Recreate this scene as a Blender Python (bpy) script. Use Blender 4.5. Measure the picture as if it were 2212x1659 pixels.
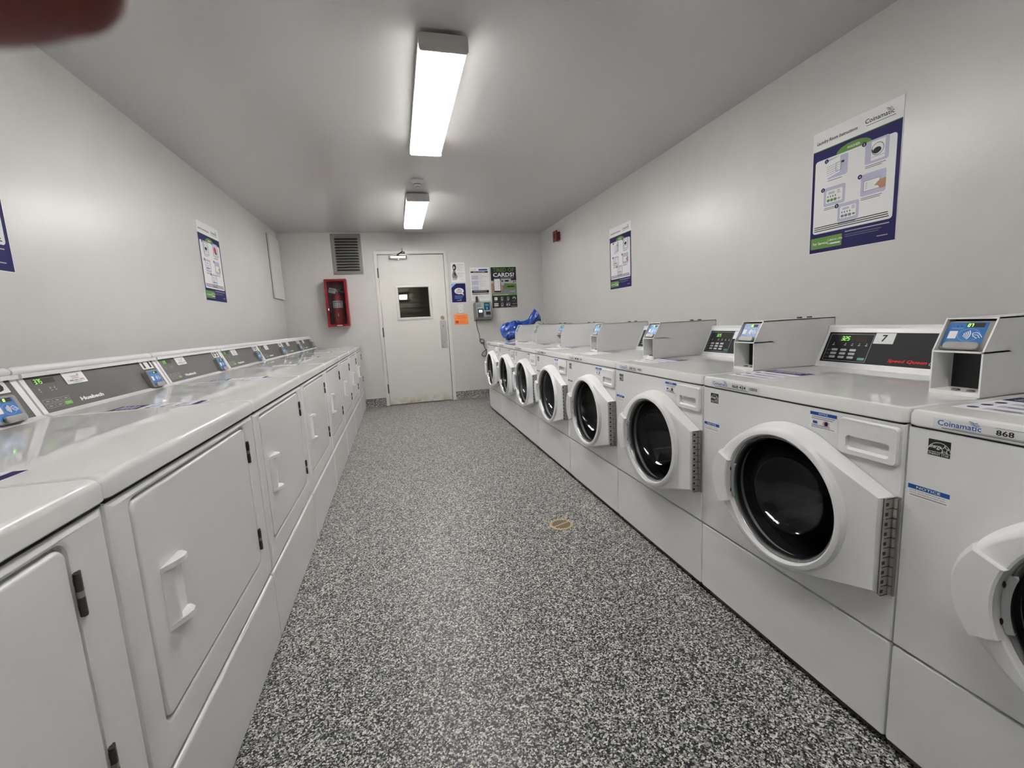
import bpy, bmesh, math, random
from mathutils import Vector, Matrix
random.seed(4)
SC = bpy.context.scene
for o in list(bpy.data.objects): bpy.data.objects.remove(o)

# ------------------------------------------------------------------ camera, world, exposure
F_PX, YAW, PITCH, ROLL, CAM_H = 954.025, .2474, .1411, -.0506, 1.0932
fw = Vector((math.sin(YAW)*math.cos(PITCH), math.cos(YAW)*math.cos(PITCH), -math.sin(PITCH)))
r0 = Vector((math.cos(YAW), -math.sin(YAW), 0)); u0 = r0.cross(fw)
rt = math.cos(ROLL)*r0 + math.sin(ROLL)*u0
up = -math.sin(ROLL)*r0 + math.cos(ROLL)*u0
cam = bpy.data.cameras.new('camera'); cam_o = bpy.data.objects.new('camera', cam)
SC.collection.objects.link(cam_o); SC.camera = cam_o
cam.sensor_fit = 'HORIZONTAL'; cam.sensor_width = 36.0; cam.lens = F_PX/2212*36.0
cam.clip_start = .004; cam.clip_end = 60
M = Matrix.Identity(4)
for i in range(3):
    M[i][0] = rt[i]; M[i][1] = up[i]; M[i][2] = -fw[i]
M[2][3] = CAM_H
cam_o.matrix_world = M
cam.dof.use_dof = True; cam.dof.focus_distance = 1.7; cam.dof.aperture_fstop = 10.5
W = bpy.data.worlds.new('world'); SC.world = W; W.use_nodes = True
W.node_tree.nodes['Background'].inputs[0].default_value = (.5, .5, .5, 1)
W.node_tree.nodes['Background'].inputs[1].default_value = 0.0
SC.view_settings.view_transform = 'Standard'; SC.view_settings.look = 'None'
SC.view_settings.gamma = 1; SC.view_settings.use_curve_mapping = False
SC.view_settings.exposure = 1.88
TUBE_STRENGTH = 36.0

# ------------------------------------------------------------------ materials
MATS = {}
def lin(c):
    return tuple(((x/255)/12.92 if x/255 <= .04045 else ((x/255+.055)/1.055)**2.4) for x in c)
def mat(name, rgb, rough=.5, metal=0., spec=.5, emit=0., coat=0., bump=0., bscale=200., alpha=1., vary=0., lin_rgb=None):
    if name in MATS: return MATS[name]
    m = bpy.data.materials.new(name); m.use_nodes = True; nt = m.node_tree; b = nt.nodes['Principled BSDF']
    c = (*(lin_rgb or lin(rgb)), 1)
    b.inputs['Base Color'].default_value = c
    b.inputs['Roughness'].default_value = rough; b.inputs['Metallic'].default_value = metal
    b.inputs['Specular IOR Level'].default_value = spec
    if coat: b.inputs['Coat Weight'].default_value = coat; b.inputs['Coat Roughness'].default_value = .06
    if emit:
        b.inputs['Emission Color'].default_value = c; b.inputs['Emission Strength'].default_value = emit
    tc = nt.nodes.new('ShaderNodeTexCoord')
    if bump:
        n = nt.nodes.new('ShaderNodeTexNoise'); n.inputs['Scale'].default_value = bscale; n.inputs['Detail'].default_value = 3
        bp = nt.nodes.new('ShaderNodeBump'); bp.inputs['Strength'].default_value = bump; bp.inputs['Distance'].default_value = .002
        nt.links.new(tc.outputs['Object'], n.inputs['Vector']); nt.links.new(n.outputs[0], bp.inputs['Height'])
        nt.links.new(bp.outputs[0], b.inputs['Normal'])
    if vary:
        n = nt.nodes.new('ShaderNodeTexNoise'); n.inputs['Scale'].default_value = 3.; n.inputs['Detail'].default_value = 4
        mr = nt.nodes.new('ShaderNodeMapRange'); mr.inputs[1].default_value = .3; mr.inputs[2].default_value = .7
        mr.inputs[3].default_value = 1-vary; mr.inputs[4].default_value = 1+vary
        mx = nt.nodes.new('ShaderNodeVectorMath'); mx.operation = 'SCALE'
        mx.inputs[0].default_value = c[:3]
        nt.links.new(tc.outputs['Object'], n.inputs['Vector']); nt.links.new(n.outputs[0], mr.inputs[0])
        nt.links.new(mr.outputs[0], mx.inputs['Scale']); nt.links.new(mx.outputs[0], b.inputs['Base Color'])
    MATS[name] = m
    return m

def floor_material():
    m = bpy.data.materials.new('epoxy_flake'); m.use_nodes = True; nt = m.node_tree; b = nt.nodes['Principled BSDF']
    tc = nt.nodes.new('ShaderNodeTexCoord')
    nz = nt.nodes.new('ShaderNodeTexNoise'); nz.inputs['Scale'].default_value = 160; nz.inputs['Detail'].default_value = 2
    ad = nt.nodes.new('ShaderNodeMixRGB'); ad.blend_type = 'LINEAR_LIGHT'; ad.inputs[0].default_value = .0035
    vo = nt.nodes.new('ShaderNodeTexVoronoi'); vo.inputs['Scale'].default_value = 240
    sx = nt.nodes.new('ShaderNodeSeparateColor')
    cr = nt.nodes.new('ShaderNodeValToRGB'); cr.color_ramp.interpolation = 'CONSTANT'
    e = cr.color_ramp.elements
    stops = [(0, (.008, .008, .009)), (.32, (.04, .04, .042)), (.43, (.17, .167, .162)), (.63, (.36, .352, .335)), (.84, (.66, .645, .61))]
    e[0].position, e[0].color = stops[0][0], (*stops[0][1], 1)
    e[1].position, e[1].color = stops[1][0], (*stops[1][1], 1)
    for p, c in stops[2:]:
        q = e.new(p); q.color = (*c, 1)
    L = nt.links.new
    L(tc.outputs['Object'], nz.inputs['Vector']); L(tc.outputs['Object'], ad.inputs[1]); L(nz.outputs['Color'], ad.inputs[2])
    L(ad.outputs[0], vo.inputs['Vector']); L(vo.outputs['Color'], sx.inputs[0]); L(sx.outputs[0], cr.inputs[0])
    L(cr.outputs[0], b.inputs['Base Color'])
    bp = nt.nodes.new('ShaderNodeBump'); bp.inputs['Strength'].default_value = .25; bp.inputs['Distance'].default_value = .002
    L(sx.outputs[1], bp.inputs['Height']); L(bp.outputs[0], b.inputs['Normal'])
    b.inputs['Roughness'].default_value = .42; b.inputs['Specular IOR Level'].default_value = .28
    return m

def door_paint():
    m = bpy.data.materials.new('door_paint'); m.use_nodes = True; nt = m.node_tree; b = nt.nodes['Principled BSDF']
    tc = nt.nodes.new('ShaderNodeTexCoord'); sp = nt.nodes.new('ShaderNodeSeparateXYZ')
    n = nt.nodes.new('ShaderNodeTexNoise'); n.inputs['Scale'].default_value = 14; n.inputs['Detail'].default_value = 6
    mr = nt.nodes.new('ShaderNodeMapRange'); mr.inputs[1].default_value = .15; mr.inputs[2].default_value = .02
    mu = nt.nodes.new('ShaderNodeMath'); mu.operation = 'MULTIPLY'
    rp = nt.nodes.new('ShaderNodeMapRange'); rp.inputs[1].default_value = .35; rp.inputs[2].default_value = .75
    mx = nt.nodes.new('ShaderNodeMixRGB'); mx.inputs[1].default_value = (.69, .685, .65, 1); mx.inputs[2].default_value = (.42, .33, .22, 1)
    L = nt.links.new
    L(tc.outputs['Object'], sp.inputs[0]); L(sp.outputs[2], mr.inputs[0]); L(tc.outputs['Object'], n.inputs['Vector'])
    L(n.outputs[0], rp.inputs[0]); L(mr.outputs[0], mu.inputs[0]); L(rp.outputs[0], mu.inputs[1])
    L(mu.outputs[0], mx.inputs[0]); L(mx.outputs[0], b.inputs['Base Color'])
    b.inputs['Roughness'].default_value = .35
    return m

def glass_mat(name, tint, ior=1.5, rough=.0):
    m = bpy.data.materials.new(name); m.use_nodes = True; nt = m.node_tree
    for x in list(nt.nodes):
        if x.type == 'BSDF_PRINCIPLED': nt.nodes.remove(x)
    out = nt.nodes['Material Output']
    t = nt.nodes.new('ShaderNodeBsdfTransparent'); t.inputs[0].default_value = (*tint, 1)
    g = nt.nodes.new('ShaderNodeBsdfGlossy'); g.inputs['Roughness'].default_value = rough
    f = nt.nodes.new('ShaderNodeFresnel'); f.inputs[0].default_value = ior
    mx = nt.nodes.new('ShaderNodeMixShader'); L = nt.links.new
    L(f.outputs[0], mx.inputs[0]); L(t.outputs[0], mx.inputs[1]); L(g.outputs[0], mx.inputs[2]); L(mx.outputs[0], out.inputs[0])
    MATS[name] = m
    return m

def lens_mat():
    m = bpy.data.materials.new('acrylic_lens'); m.use_nodes = True; nt = m.node_tree
    for x in list(nt.nodes):
        if x.type == 'BSDF_PRINCIPLED': nt.nodes.remove(x)
    out = nt.nodes['Material Output']
    t = nt.nodes.new('ShaderNodeBsdfTransparent'); t.inputs[0].default_value = (.95, .95, .95, 1)
    d = nt.nodes.new('ShaderNodeBsdfTranslucent'); d.inputs[0].default_value = (.9, .9, .88, 1)
    mx = nt.nodes.new('ShaderNodeMixShader'); mx.inputs[0].default_value = .6; L = nt.links.new
    L(t.outputs[0], mx.inputs[1]); L(d.outputs[0], mx.inputs[2]); L(mx.outputs[0], out.inputs[0])
    return m

WALL = mat('wall_paint', None, .30, spec=.42, bump=.22, bscale=90, lin_rgb=(.60, .595, .578), vary=.02)
CEIL = mat('ceiling_paint', None, .20, spec=.4, bump=.10, bscale=60, lin_rgb=(.60, .597, .592))
FLOOR = floor_material()
ENAMEL = mat('white_enamel', None, .20, spec=.5, bump=.10, bscale=260, lin_rgb=(.75, .75, .757))
GLOSS = mat('gloss_enamel', None, .035, spec=.5, lin_rgb=(.78, .78, .775))
PLASTIC = mat('white_plastic', None, .38, lin_rgb=(.77, .77, .78))
BOXW = mat('box_white', None, .34, lin_rgb=(.76, .76, .755), bump=.06, bscale=400)
TRIMW = mat('frame_white', None, .32, lin_rgb=(.70, .69, .65))
GAP = mat('dark_gap', None, .9, lin_rgb=(.012, .012, .012))
BLACK = mat('black', None, .45, lin_rgb=(.008, .008, .010))
BLACKG = mat('black_gloss', None, .12, lin_rgb=(.012, .012, .014))
DRUM = mat('drum_metal', None, .28, metal=.8, lin_rgb=(.17, .17, .18))
RUBBER = mat('door_gasket', None, .4, lin_rgb=(.05, .05, .052))
STEEL = mat('steel', None, .38, metal=.6, lin_rgb=(.36, .34, .32))
STEELD = mat('dark_steel', None, .4, metal=.5, lin_rgb=(.07, .06, .055))
BEZEL = mat('grey_bezel', None, .22, metal=.5, lin_rgb=(.30, .30, .30))
ALU = mat('aluminium', None, .35, metal=.9, lin_rgb=(.55, .55, .55))
VENTM = mat('vent_metal', None, .42, metal=.6, lin_rgb=(.26, .245, .23), vary=.08)
BRASS = mat('brass', None, .35, metal=.9, lin_rgb=(.50, .33, .13))
DRAINM = mat('drain_brass', None, .45, metal=.6, lin_rgb=(.46, .36, .22))
GREYP = mat('reader_grey', None, .42, lin_rgb=(.21, .20, .19))
PANELG = mat('panel_grey', None, .55, spec=.25, lin_rgb=(.092, .090, .088))
PANELB = mat('panel_black', None, .60, spec=.2, lin_rgb=(.018, .018, .020))
RED = mat('red_enamel', None, .25, lin_rgb=(.20, .006, .012))
REDD = mat('red_inside', None, .4, lin_rgb=(.13, .008, .014))
EXTR = mat('extinguisher_red', None, .18, lin_rgb=(.34, .012, .022))
ALARM = mat('alarm_red', None, .35, lin_rgb=(.16, .008, .012))
BAG = mat('blue_plastic', None, .22, lin_rgb=(.008, .045, .28), bump=.3, bscale=30)
ORANGE = mat('orange_paper', None, .8, lin_rgb=(.90, .26, .07))
PAPER = mat('paper', None, .55, spec=.25, lin_rgb=(.72, .73, .78))
PAPERW = mat('paper_white', None, .55, spec=.25, lin_rgb=(.78, .78, .78))
NAVY = mat('ink_navy', None, .55, spec=.15, lin_rgb=(.014, .011, .085))
GREEN = mat('ink_green', None, .55, spec=.15, lin_rgb=(.12, .25, .055))
LAV = mat('ink_lavender', None, .55, spec=.15, lin_rgb=(.48, .48, .60))
INK = mat('ink_black', None, .55, spec=.15, lin_rgb=(.015, .015, .018))
INKG = mat('ink_grey', None, .55, spec=.15, lin_rgb=(.20, .20, .23))
INKL = mat('ink_light_grey', None, .55, spec=.15, lin_rgb=(.42, .42, .44))
BLUE = mat('reader_blue', None, .35, lin_rgb=(.008, .12, .37))
BLUEL = mat('ink_light_blue', None, .55, spec=.15, lin_rgb=(.22, .45, .80))
LBLUE = mat('ink_notice_blue', None, .55, spec=.15, lin_rgb=(.02, .085, .34))
TEAL = mat('ink_teal', None, .55, spec=.15, lin_rgb=(.01, .09, .14))
SKIN = mat('ink_skin', None, .55, spec=.15, lin_rgb=(.42, .22, .14))
REDI = mat('ink_red', None, .55, spec=.15, lin_rgb=(.52, .02, .03))
WHITE = mat('ink_white', None, .55, spec=.15, lin_rgb=(.80, .80, .80))
LED = mat('led_green', None, .4, lin_rgb=(.22, 1., .08), emit=1.6)
LEDD = mat('led_dim_green', None, .4, lin_rgb=(.15, .55, .05), emit=.45)
LEDOFF = mat('led_window', None, .55, spec=.2, lin_rgb=(.03, .018, .016))
SCREEN = mat('terminal_screen', None, .3, lin_rgb=(.30, .52, 1.), emit=.9)
KEYG = mat('key_green', None, .4, lin_rgb=(.01, .20, .10))
KEYL = mat('key_grey', None, .45, lin_rgb=(.42, .42, .42))
FIXW = mat('fixture_white', None, .35, lin_rgb=(.62, .60, .58))
TUBE = mat('fluorescent_tube', None, .4, lin_rgb=(1., .985, .975), emit=TUBE_STRENGTH)
TUBE_DIM = mat('fluorescent_tube_dim', None, .4, lin_rgb=(1., .985, .975), emit=TUBE_STRENGTH*.40)  # emission lowered to balance the light on the near machines
LENS = lens_mat()
DGLASS = glass_mat('door_glass', (.66, .66, .68), 1.6)
CGLASS = glass_mat('clear_pane', (.93, .93, .93), 1.45)
VGLASS = glass_mat('vision_glass', (.62, .62, .58), 1.5)
BRICK = mat('corridor_brick', None, .7, lin_rgb=(.34, .31, .26))
DOORP = door_paint()
FINGER = mat('skin', None, .55, lin_rgb=(.20, .045, .036))
NAIL = mat('nail', None, .3, lin_rgb=(.42, .18, .14))

# ------------------------------------------------------------------ mesh builder
TEXT_CACHE = {}
def text_mesh(s, bold=0., shear=0., spacing=1.):
    k = (s, bold, shear, spacing)
    if k not in TEXT_CACHE:
        c = bpy.data.curves.new('t', 'FONT'); c.body = s; c.size = 1; c.resolution_u = 2; c.offset = bold; c.shear = shear
        c.space_character = spacing
        o = bpy.data.objects.new('t', c); me = o.to_mesh()
        vs = [(v.co.x, v.co.y) for v in me.vertices]; fs = [tuple(p.vertices) for p in me.polygons]
        o.to_mesh_clear(); bpy.data.objects.remove(o); bpy.data.curves.remove(c)
        TEXT_CACHE[k] = (vs, fs)
    return TEXT_CACHE[k]

def rrect(x0, x1, z0, z1, r, n=5):
    r = min(r, (x1-x0)/2-1e-5, (z1-z0)/2-1e-5)
    pts = []
    for cx, cz, a in ((x1-r, z1-r, 0), (x0+r, z1-r, 90), (x0+r, z0+r, 180), (x1-r, z0+r, 270)):
        for i in range(n+1):
            t = math.radians(a+90*i/n); pts.append((cx+r*math.cos(t), cz+r*math.sin(t)))
    return pts

class MB:
    def __init__(s): s.v = []; s.f = []; s.mi = []; s.mats = []; s.frame = None
    def m(s, material):
        if material not in s.mats: s.mats.append(material)
        return s.mats.index(material)
    def add(s, vs, fs, material):
        b = len(s.v); i = s.m(material); s.v += [tuple(p) for p in vs]
        for f in fs: s.f.append(tuple(b+q for q in f)); s.mi.append(i)
    def box(s, x0, x1, y0, y1, z0, z1, material, bevel=0., seg=2):
        if bevel <= 0:
            vs = [(x, y, z) for x in (x0, x1) for y in (y0, y1) for z in (z0, z1)]
            s.add(vs, [(0, 1, 3, 2), (4, 6, 7, 5), (0, 4, 5, 1), (2, 3, 7, 6), (0, 2, 6, 4), (1, 5, 7, 3)], material); return
        bm = bmesh.new(); bmesh.ops.create_cube(bm, size=1)
        for v in bm.verts: v.co = Vector((x0+(v.co.x+.5)*(x1-x0), y0+(v.co.y+.5)*(y1-y0), z0+(v.co.z+.5)*(z1-z0)))
        bmesh.ops.bevel(bm, geom=list(bm.edges), offset=bevel, segments=seg, profile=.5, affect='EDGES')
        s.bm(bm, material)
    def bm(s, bm, material):
        bm.verts.ensure_lookup_table(); bm.verts.index_update()
        s.add([v.co[:] for v in bm.verts], [tuple(v.index for v in f.verts) for f in bm.faces], material); bm.free()
    def loft(s, loops, material, cap0=False, cap1=False, close=True):
        n = len(loops[0]); vs = [p for l in loops for p in l]; fs = []
        for k in range(len(loops)-1):
            for i in range(n if close else n-1):
                j = (i+1) % n; fs.append((k*n+i, k*n+j, (k+1)*n+j, (k+1)*n+i))
        if cap0: fs.append(tuple(range(n-1, -1, -1)))
        if cap1: fs.append(tuple((len(loops)-1)*n+i for i in range(n)))
        s.add(vs, fs, material)
    def front(s, prof, fn, material, cap0=False, cap1=False):   # list of (2D loop, y): loops in x,z at depth y
        s.loft([[(p[0], y, p[1]) for p in l] for l, y in prof], material, cap0, cap1)
    def prism(s, poly, x0, x1, material):           # poly in (y,z), extruded along x
        n = len(poly); vs = [(x0, a, b) for a, b in poly]+[(x1, a, b) for a, b in poly]
        fs = [(i, (i+1) % n, n+(i+1) % n, n+i) for i in range(n)]+[tuple(range(n-1, -1, -1)), tuple(range(n, 2*n))]
        s.add(vs, fs, material)
    def lathe(s, prof, cx, cz, material, n=48, cap=False):    # around the y axis; prof (r, y)
        loops = [[(cx+r*math.cos(2*math.pi*i/n), y, cz+r*math.sin(2*math.pi*i/n)) for i in range(n)] for r, y in prof]
        s.loft(loops, material, False, cap)
    def lathe_z(s, prof, cx, cy, material, n=32, cap0=False, cap1=False):
        loops = [[(cx+r*math.cos(2*math.pi*i/n), cy+r*math.sin(2*math.pi*i/n), z) for i in range(n)] for r, z in prof]
        s.loft(loops, material, cap0, cap1)
    def tube(s, pts, r, material, n=10, caps=True):
        pts = [Vector(p) for p in pts]; loops = []; ref = None
        for i, p in enumerate(pts):
            d = (pts[min(i+1, len(pts)-1)]-pts[max(i-1, 0)]).normalized()
            if ref is None: ref = d.orthogonal().normalized()
            ref = (ref-d*ref.dot(d)).normalized(); q = d.cross(ref)
            rr = r[i] if isinstance(r, (list, tuple)) else r
            loops.append([p+rr*(math.cos(2*math.pi*k/n)*ref+math.sin(2*math.pi*k/n)*q) for k in range(n)])
        s.loft(loops, material, caps, caps)
    # ---- flat print on a frame (origin, U, V, N)
    def on(s, origin, U, V, N, eps=.00022):
        s.frame = (Vector(origin), Vector(U), Vector(V), Vector(N), eps); return s
    def P(s, u, v, layer):
        o, U, V, N, e = s.frame; return o+U*u+V*v+N*(e*(layer+1))
    def poly(s, pts, material, layer=0): s.add([s.P(u, v, layer) for u, v in pts], [tuple(range(len(pts)))], material)
    def rect(s, u0, v0, u1, v1, material, layer=0): s.poly([(u0, v0), (u1, v0), (u1, v1), (u0, v1)], material, layer)
    def rr(s, u0, v0, u1, v1, r, material, layer=0): s.poly(rrect(u0, u1, v0, v1, r, 4), material, layer)
    def disc(s, u, v, r, material, layer=0, n=20, ry=None): s.poly([(u+r*math.cos(2*math.pi*i/n), v+(ry or r)*math.sin(2*math.pi*i/n)) for i in range(n)], material, layer)
    def arc(s, u, v, r, w, a0, a1, material, layer=0, n=14, ry=1.):
        A = [math.radians(a0+(a1-a0)*i/n) for i in range(n+1)]
        vs = [s.P(u+(r+d)*math.cos(a), v+(r+d)*ry*math.sin(a), layer) for a in A for d in (-w/2, w/2)]
        s.add(vs, [(2*i, 2*i+1, 2*i+3, 2*i+2) for i in range(n)], material)
    def line(s, pts, w, material, layer=0):
        for (a, b), (c, d) in zip(pts, pts[1:]):
            L = math.hypot(c-a, d-b) or 1e-9; nx, ny = -(d-b)/L*w/2, (c-a)/L*w/2
            s.poly([(a+nx, b+ny), (a-nx, b-ny), (c-nx, d-ny), (c+nx, d+ny)], material, layer)
    def frame_line(s, u0, v0, u1, v1, w, material, layer=0):
        s.line([(u0, v0), (u1, v0)], w, material, layer); s.line([(u0, v1), (u1, v1)], w, material, layer)
        s.line([(u0, v0), (u0, v1)], w, material, layer); s.line([(u1, v0), (u1, v1)], w, material, layer)
    def text(s, t, u, v, material, width=None, height=None, layer=0, align='l', bold=0., shear=0., rot=0.):
        vs, fs = text_mesh(t, bold, shear)
        x0 = min(p[0] for p in vs); x1 = max(p[0] for p in vs); y1 = max(p[1] for p in vs); y0 = min(p[1] for p in vs)
        if height and width: kx, ky = width/(x1-x0), height/(y1-y0)
        elif height: kx = ky = height/(y1-y0)
        else: kx = ky = width/(x1-x0)
        sh = {'l': 0, 'c': -(x1-x0)*kx/2, 'r': -(x1-x0)*kx}[align]
        c, q = math.cos(rot), math.sin(rot)
        out = []
        for a, b in vs:
            a = (a-x0)*kx+sh; b = (b-y0)*ky
            out.append(s.P(u+a*c-b*q, v+a*q+b*c, layer))
        s.add(out, fs, material)
    def greek(s, u0, u1, v, n, pitch, h, material, layer=0, ragged=.25, seed=1):   # fine print too small to read
        r = random.Random(seed)
        for i in range(n):
            e = u1-(u1-u0)*ragged*r.random(); s.rect(u0, v-i*pitch, e, v-i*pitch+h, material, layer)
    def build(s, name, parent=None, smooth=40, loc=None, rot=None):
        me = bpy.data.meshes.new(name); me.from_pydata(s.v, [], s.f)
        for m_ in s.mats: me.materials.append(m_)
        me.polygons.foreach_set('material_index', s.mi)
        if smooth:
            me.polygons.foreach_set('use_smooth', [True]*len(me.polygons))
        me.update()
        if smooth: me.set_sharp_from_angle(angle=math.radians(smooth))
        o = bpy.data.objects.new(name, me); SC.collection.objects.link(o)
        if smooth:
            w_ = o.modifiers.new('weighted_normal', 'WEIGHTED_NORMAL'); w_.keep_sharp = True; w_.weight = 60
        if parent: o.parent = parent
        if loc: o.location = loc
        if rot: o.rotation_euler = rot
        return o

def fixn(o):      # consistent outward normals on closed shells
    bm = bmesh.new(); bm.from_mesh(o.data); bmesh.ops.recalc_face_normals(bm, faces=bm.faces); bm.to_mesh(o.data); bm.free(); return o
def tag(o, label, cat, group=None, kind=None):
    if label: o['label'] = label
    if cat: o['category'] = cat
    if group: o['group'] = group
    if kind: o['kind'] = kind
    return o
def structure(o): o['kind'] = 'structure'; return o
def empty(name, loc=(0, 0, 0), rz=0.):
    o = bpy.data.objects.new(name, None); SC.collection.objects.link(o); o.location = loc; o.rotation_euler = (0, 0, rz)
    o.empty_display_size = .1; return o
def copy_tree(o, parent=None):
    c = o.copy(); SC.collection.objects.link(c); c.parent = parent
    for ch in list(o.children): copy_tree(ch, c)
    return c

# ------------------------------------------------------------------ room
XL, XR, YB, YN, ZC = -1.382, 2.164, 6.374, -1.1, 2.353
def slab(name, x0, x1, y0, y1, z0, z1, m_):
    b = MB(); b.box(x0, x1, y0, y1, z0, z1, m_); return structure(b.build(name, smooth=0))
slab('floor', XL-.1, XR+.1, YN-.1, YB+3.0, -.1, 0, FLOOR)
slab('ceiling', XL-.1, XR+.1, YN-.1, YB+.1, ZC, ZC+.1, CEIL)
slab('wall_left', XL-.1, XL, YN, YB, 0, ZC, WALL)
slab('wall_right', XR, XR+.1, YN, YB, 0, ZC, WALL)
slab('wall_near', XL-.1, XR+.1, YN-.1, YN, 0, ZC, WALL)
DX0, DX1, DZ = -.182, .722, 2.078     # door opening
b = MB()
b.box(XL-.1, DX0, YB, YB+.1, 0, ZC, WALL); b.box(DX1, XR+.1, YB, YB+.1, 0, ZC, WALL); b.box(DX0, DX1, YB, YB+.1, DZ, ZC, WALL)
structure(b.build('wall_far', smooth=0))
# coved flake baseboard along the far wall
def cove(name, x0, x1):
    b = MB(); prof = [(YB, 0), (YB-.045, .0006)]+[(YB-.045+.039*math.sin(t), .0006+.042*(1-math.cos(t))) for t in [math.pi/2*i/6 for i in range(1, 7)]]+[(YB-.006, .116), (YB, .119)]
    b.prism(prof, x0, x1, FLOOR); return structure(b.build(name))
cove('baseboard_far_left', XL, -.219); cove('baseboard_far_right', .762, XR)
# corridor seen through the door pane
b = MB(); b.box(XL-.1, XR+.1, YB+2.0, YB+2.1, 0, 2.5, BRICK)
for i in range(28): b.box(XL-.1, XR+.1, YB+1.996, YB+2.0, .02+i*.088, .027+i*.088, mat('brick_joint', None, .8, lin_rgb=(.22, .20, .165)))
structure(b.build('wall_corridor', smooth=0))
slab('ceiling_corridor', XL-.1, XR+.1, YB+.1, YB+2.1, 2.5, 2.6, CEIL)
slab('wall_corridor_left', XL-.2, XL-.1, YB+.1, YB+2.1, 0, 2.5, BRICK)
slab('wall_corridor_right', XR+.1, XR+.2, YB+.1, YB+2.1, 0, 2.5, BRICK)

# door frame and door
b = MB()
for x0, x1 in ((-.219, DX0+.006), (DX1-.006, .762)): b.box(x0, x1, YB-.012, YB+.1, 0, 2.114, TRIMW, .003)
b.box(DX0, DX1, YB-.012, YB+.1, DZ-.006, 2.114, TRIMW, .003)
structure(b.build('trim_1'))
door = structure(empty('door_1', (0, YB, 0)))
b = MB()
x0, x1, z0, z1 = -.172, .711, .010, 2.064
wx0, wx1, wz0, wz1 = .067, .476, 1.217, 1.622
loopo = rrect(x0, x1, z0, z1, .002, 2); loopi = rrect(wx0, wx1, wz0, wz1, .002, 2)
b.front([(loopo, .05), (loopo, .004), (loopi, .004), (loopi, .05), (loopo, .05)], None, DOORP)
fixn(b.build('slab', door, smooth=30))
b = MB(); fo = rrect(.026, .516, 1.178, 1.652, .004, 2); fi = rrect(wx0, wx1, wz0, wz1, .003, 2); fm = rrect(.036, .506, 1.188, 1.642, .004, 2)
b.front([(fo, .004), (fo, -.003), (fm, -.009), (rrect(wx0-.008, wx1+.008, wz0-.008, wz1+.008, .003, 2), -.009), (fi, .006), (fi, .03)], None, TRIMW)
fixn(b.build('window_frame', door, smooth=30))
b = MB(); b.box(wx0, wx1, .022, .028, wz0, wz1, VGLASS); b.build('window_pane', door, smooth=0)
b = MB()
b.front([(rrect(.602, .692, .761, 1.151, .004, 3), .004), (rrect(.602, .692, .761, 1.151, .004, 3), .001), (rrect(.604, .690, .763, 1.149, .004, 3), -.0005)], None, ALU, cap1=True)
b.lathe([(.012, 0), (.012, -.004), (.006, -.009), (0.0005, -.010)], .648, 1.075, STEEL, 16, True); b.lathe([(.010, 0), (.010, -.003), (.004, -.006), (.0005, -.0065)], .648, .848, STEEL, 16, True)
fixn(b.build('pull_plate', door))
b = MB(); b.lathe([(.024, .004), (.024, -.004), (.020, -.008), (.0005, -.009)], .643, 1.194, BRASS, 24, True); b.box(.641, .645, -.0105, -.008, 1.184, 1.204, GAP); fixn(b.build('deadbolt', door))
b = MB(); b.box(-.012, .212, -.05, .004, 2.004, 2.049, ALU, .012, 3)
b.box(-.016, -.010, -.046, .0, 2.008, 2.046, BLACK); b.box(.210, .216, -.046, .0, 2.008, 2.046, BLACK); b.lathe([(.011, -.045), (.011, -.056), (.0005, -.058)], .10, 1.996, ALU, 14, True)
cl = b.build('door_closer', door)
b = MB(); b.tube([(.10, -.025, 2.045), (.10, -.025, 2.066)], .014, STEELD, 12); b.tube([(.10, -.025, 2.064), (.155, -.06, 2.09), (.165, -.06, 2.10)], .010, STEELD, 8)
b.box(.148, .196, -.05, -.012, 2.078, 2.096, STEELD, .003); b.tube([(.163, -.06, 2.075), (.163, -.06, 2.14)], .008, STEEL, 10); b.tube([(.165, -.055, 2.098), (.175, -.016, 2.098)], .008, STEELD, 8)
b.build('closer_arm', cl)
for z in (1.826, 1.028, .244):
    b = MB(); b.tube([(-.178, -.014, z-.065), (-.178, -.014, z+.065)], .0075, STEELD, 10); b.box(-.176, -.172, -.012, .003, z-.06, z+.06, STEELD); b.build('hinge', door)
# corridor lamp glimpsed through the pane
lp = tag(empty('wall_light', (.165, YB+1.995, 1.62)), 'small twin wall light glowing in the dark corridor beyond the door pane', 'light')
b = MB(); b.box(-.075, .075, -.03, 0, -.05, .05, FIXW, .008); b.build('base', lp)
for s_ in (-1, 1):
    b = MB(); b.front([(rrect(s_*.034-.026, s_*.034+.026, -.026, .026, .014, 4), -.028), (rrect(s_*.034-.026, s_*.034+.026, -.026, .026, .014, 4), -.045), (rrect(s_*.034-.018, s_*.034+.018, -.018, .018, .010, 4), -.052)], None, mat('lamp_glow', None, .4, lin_rgb=(1, .97, .92), emit=28.), cap1=True); b.build('lamp', lp)

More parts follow.
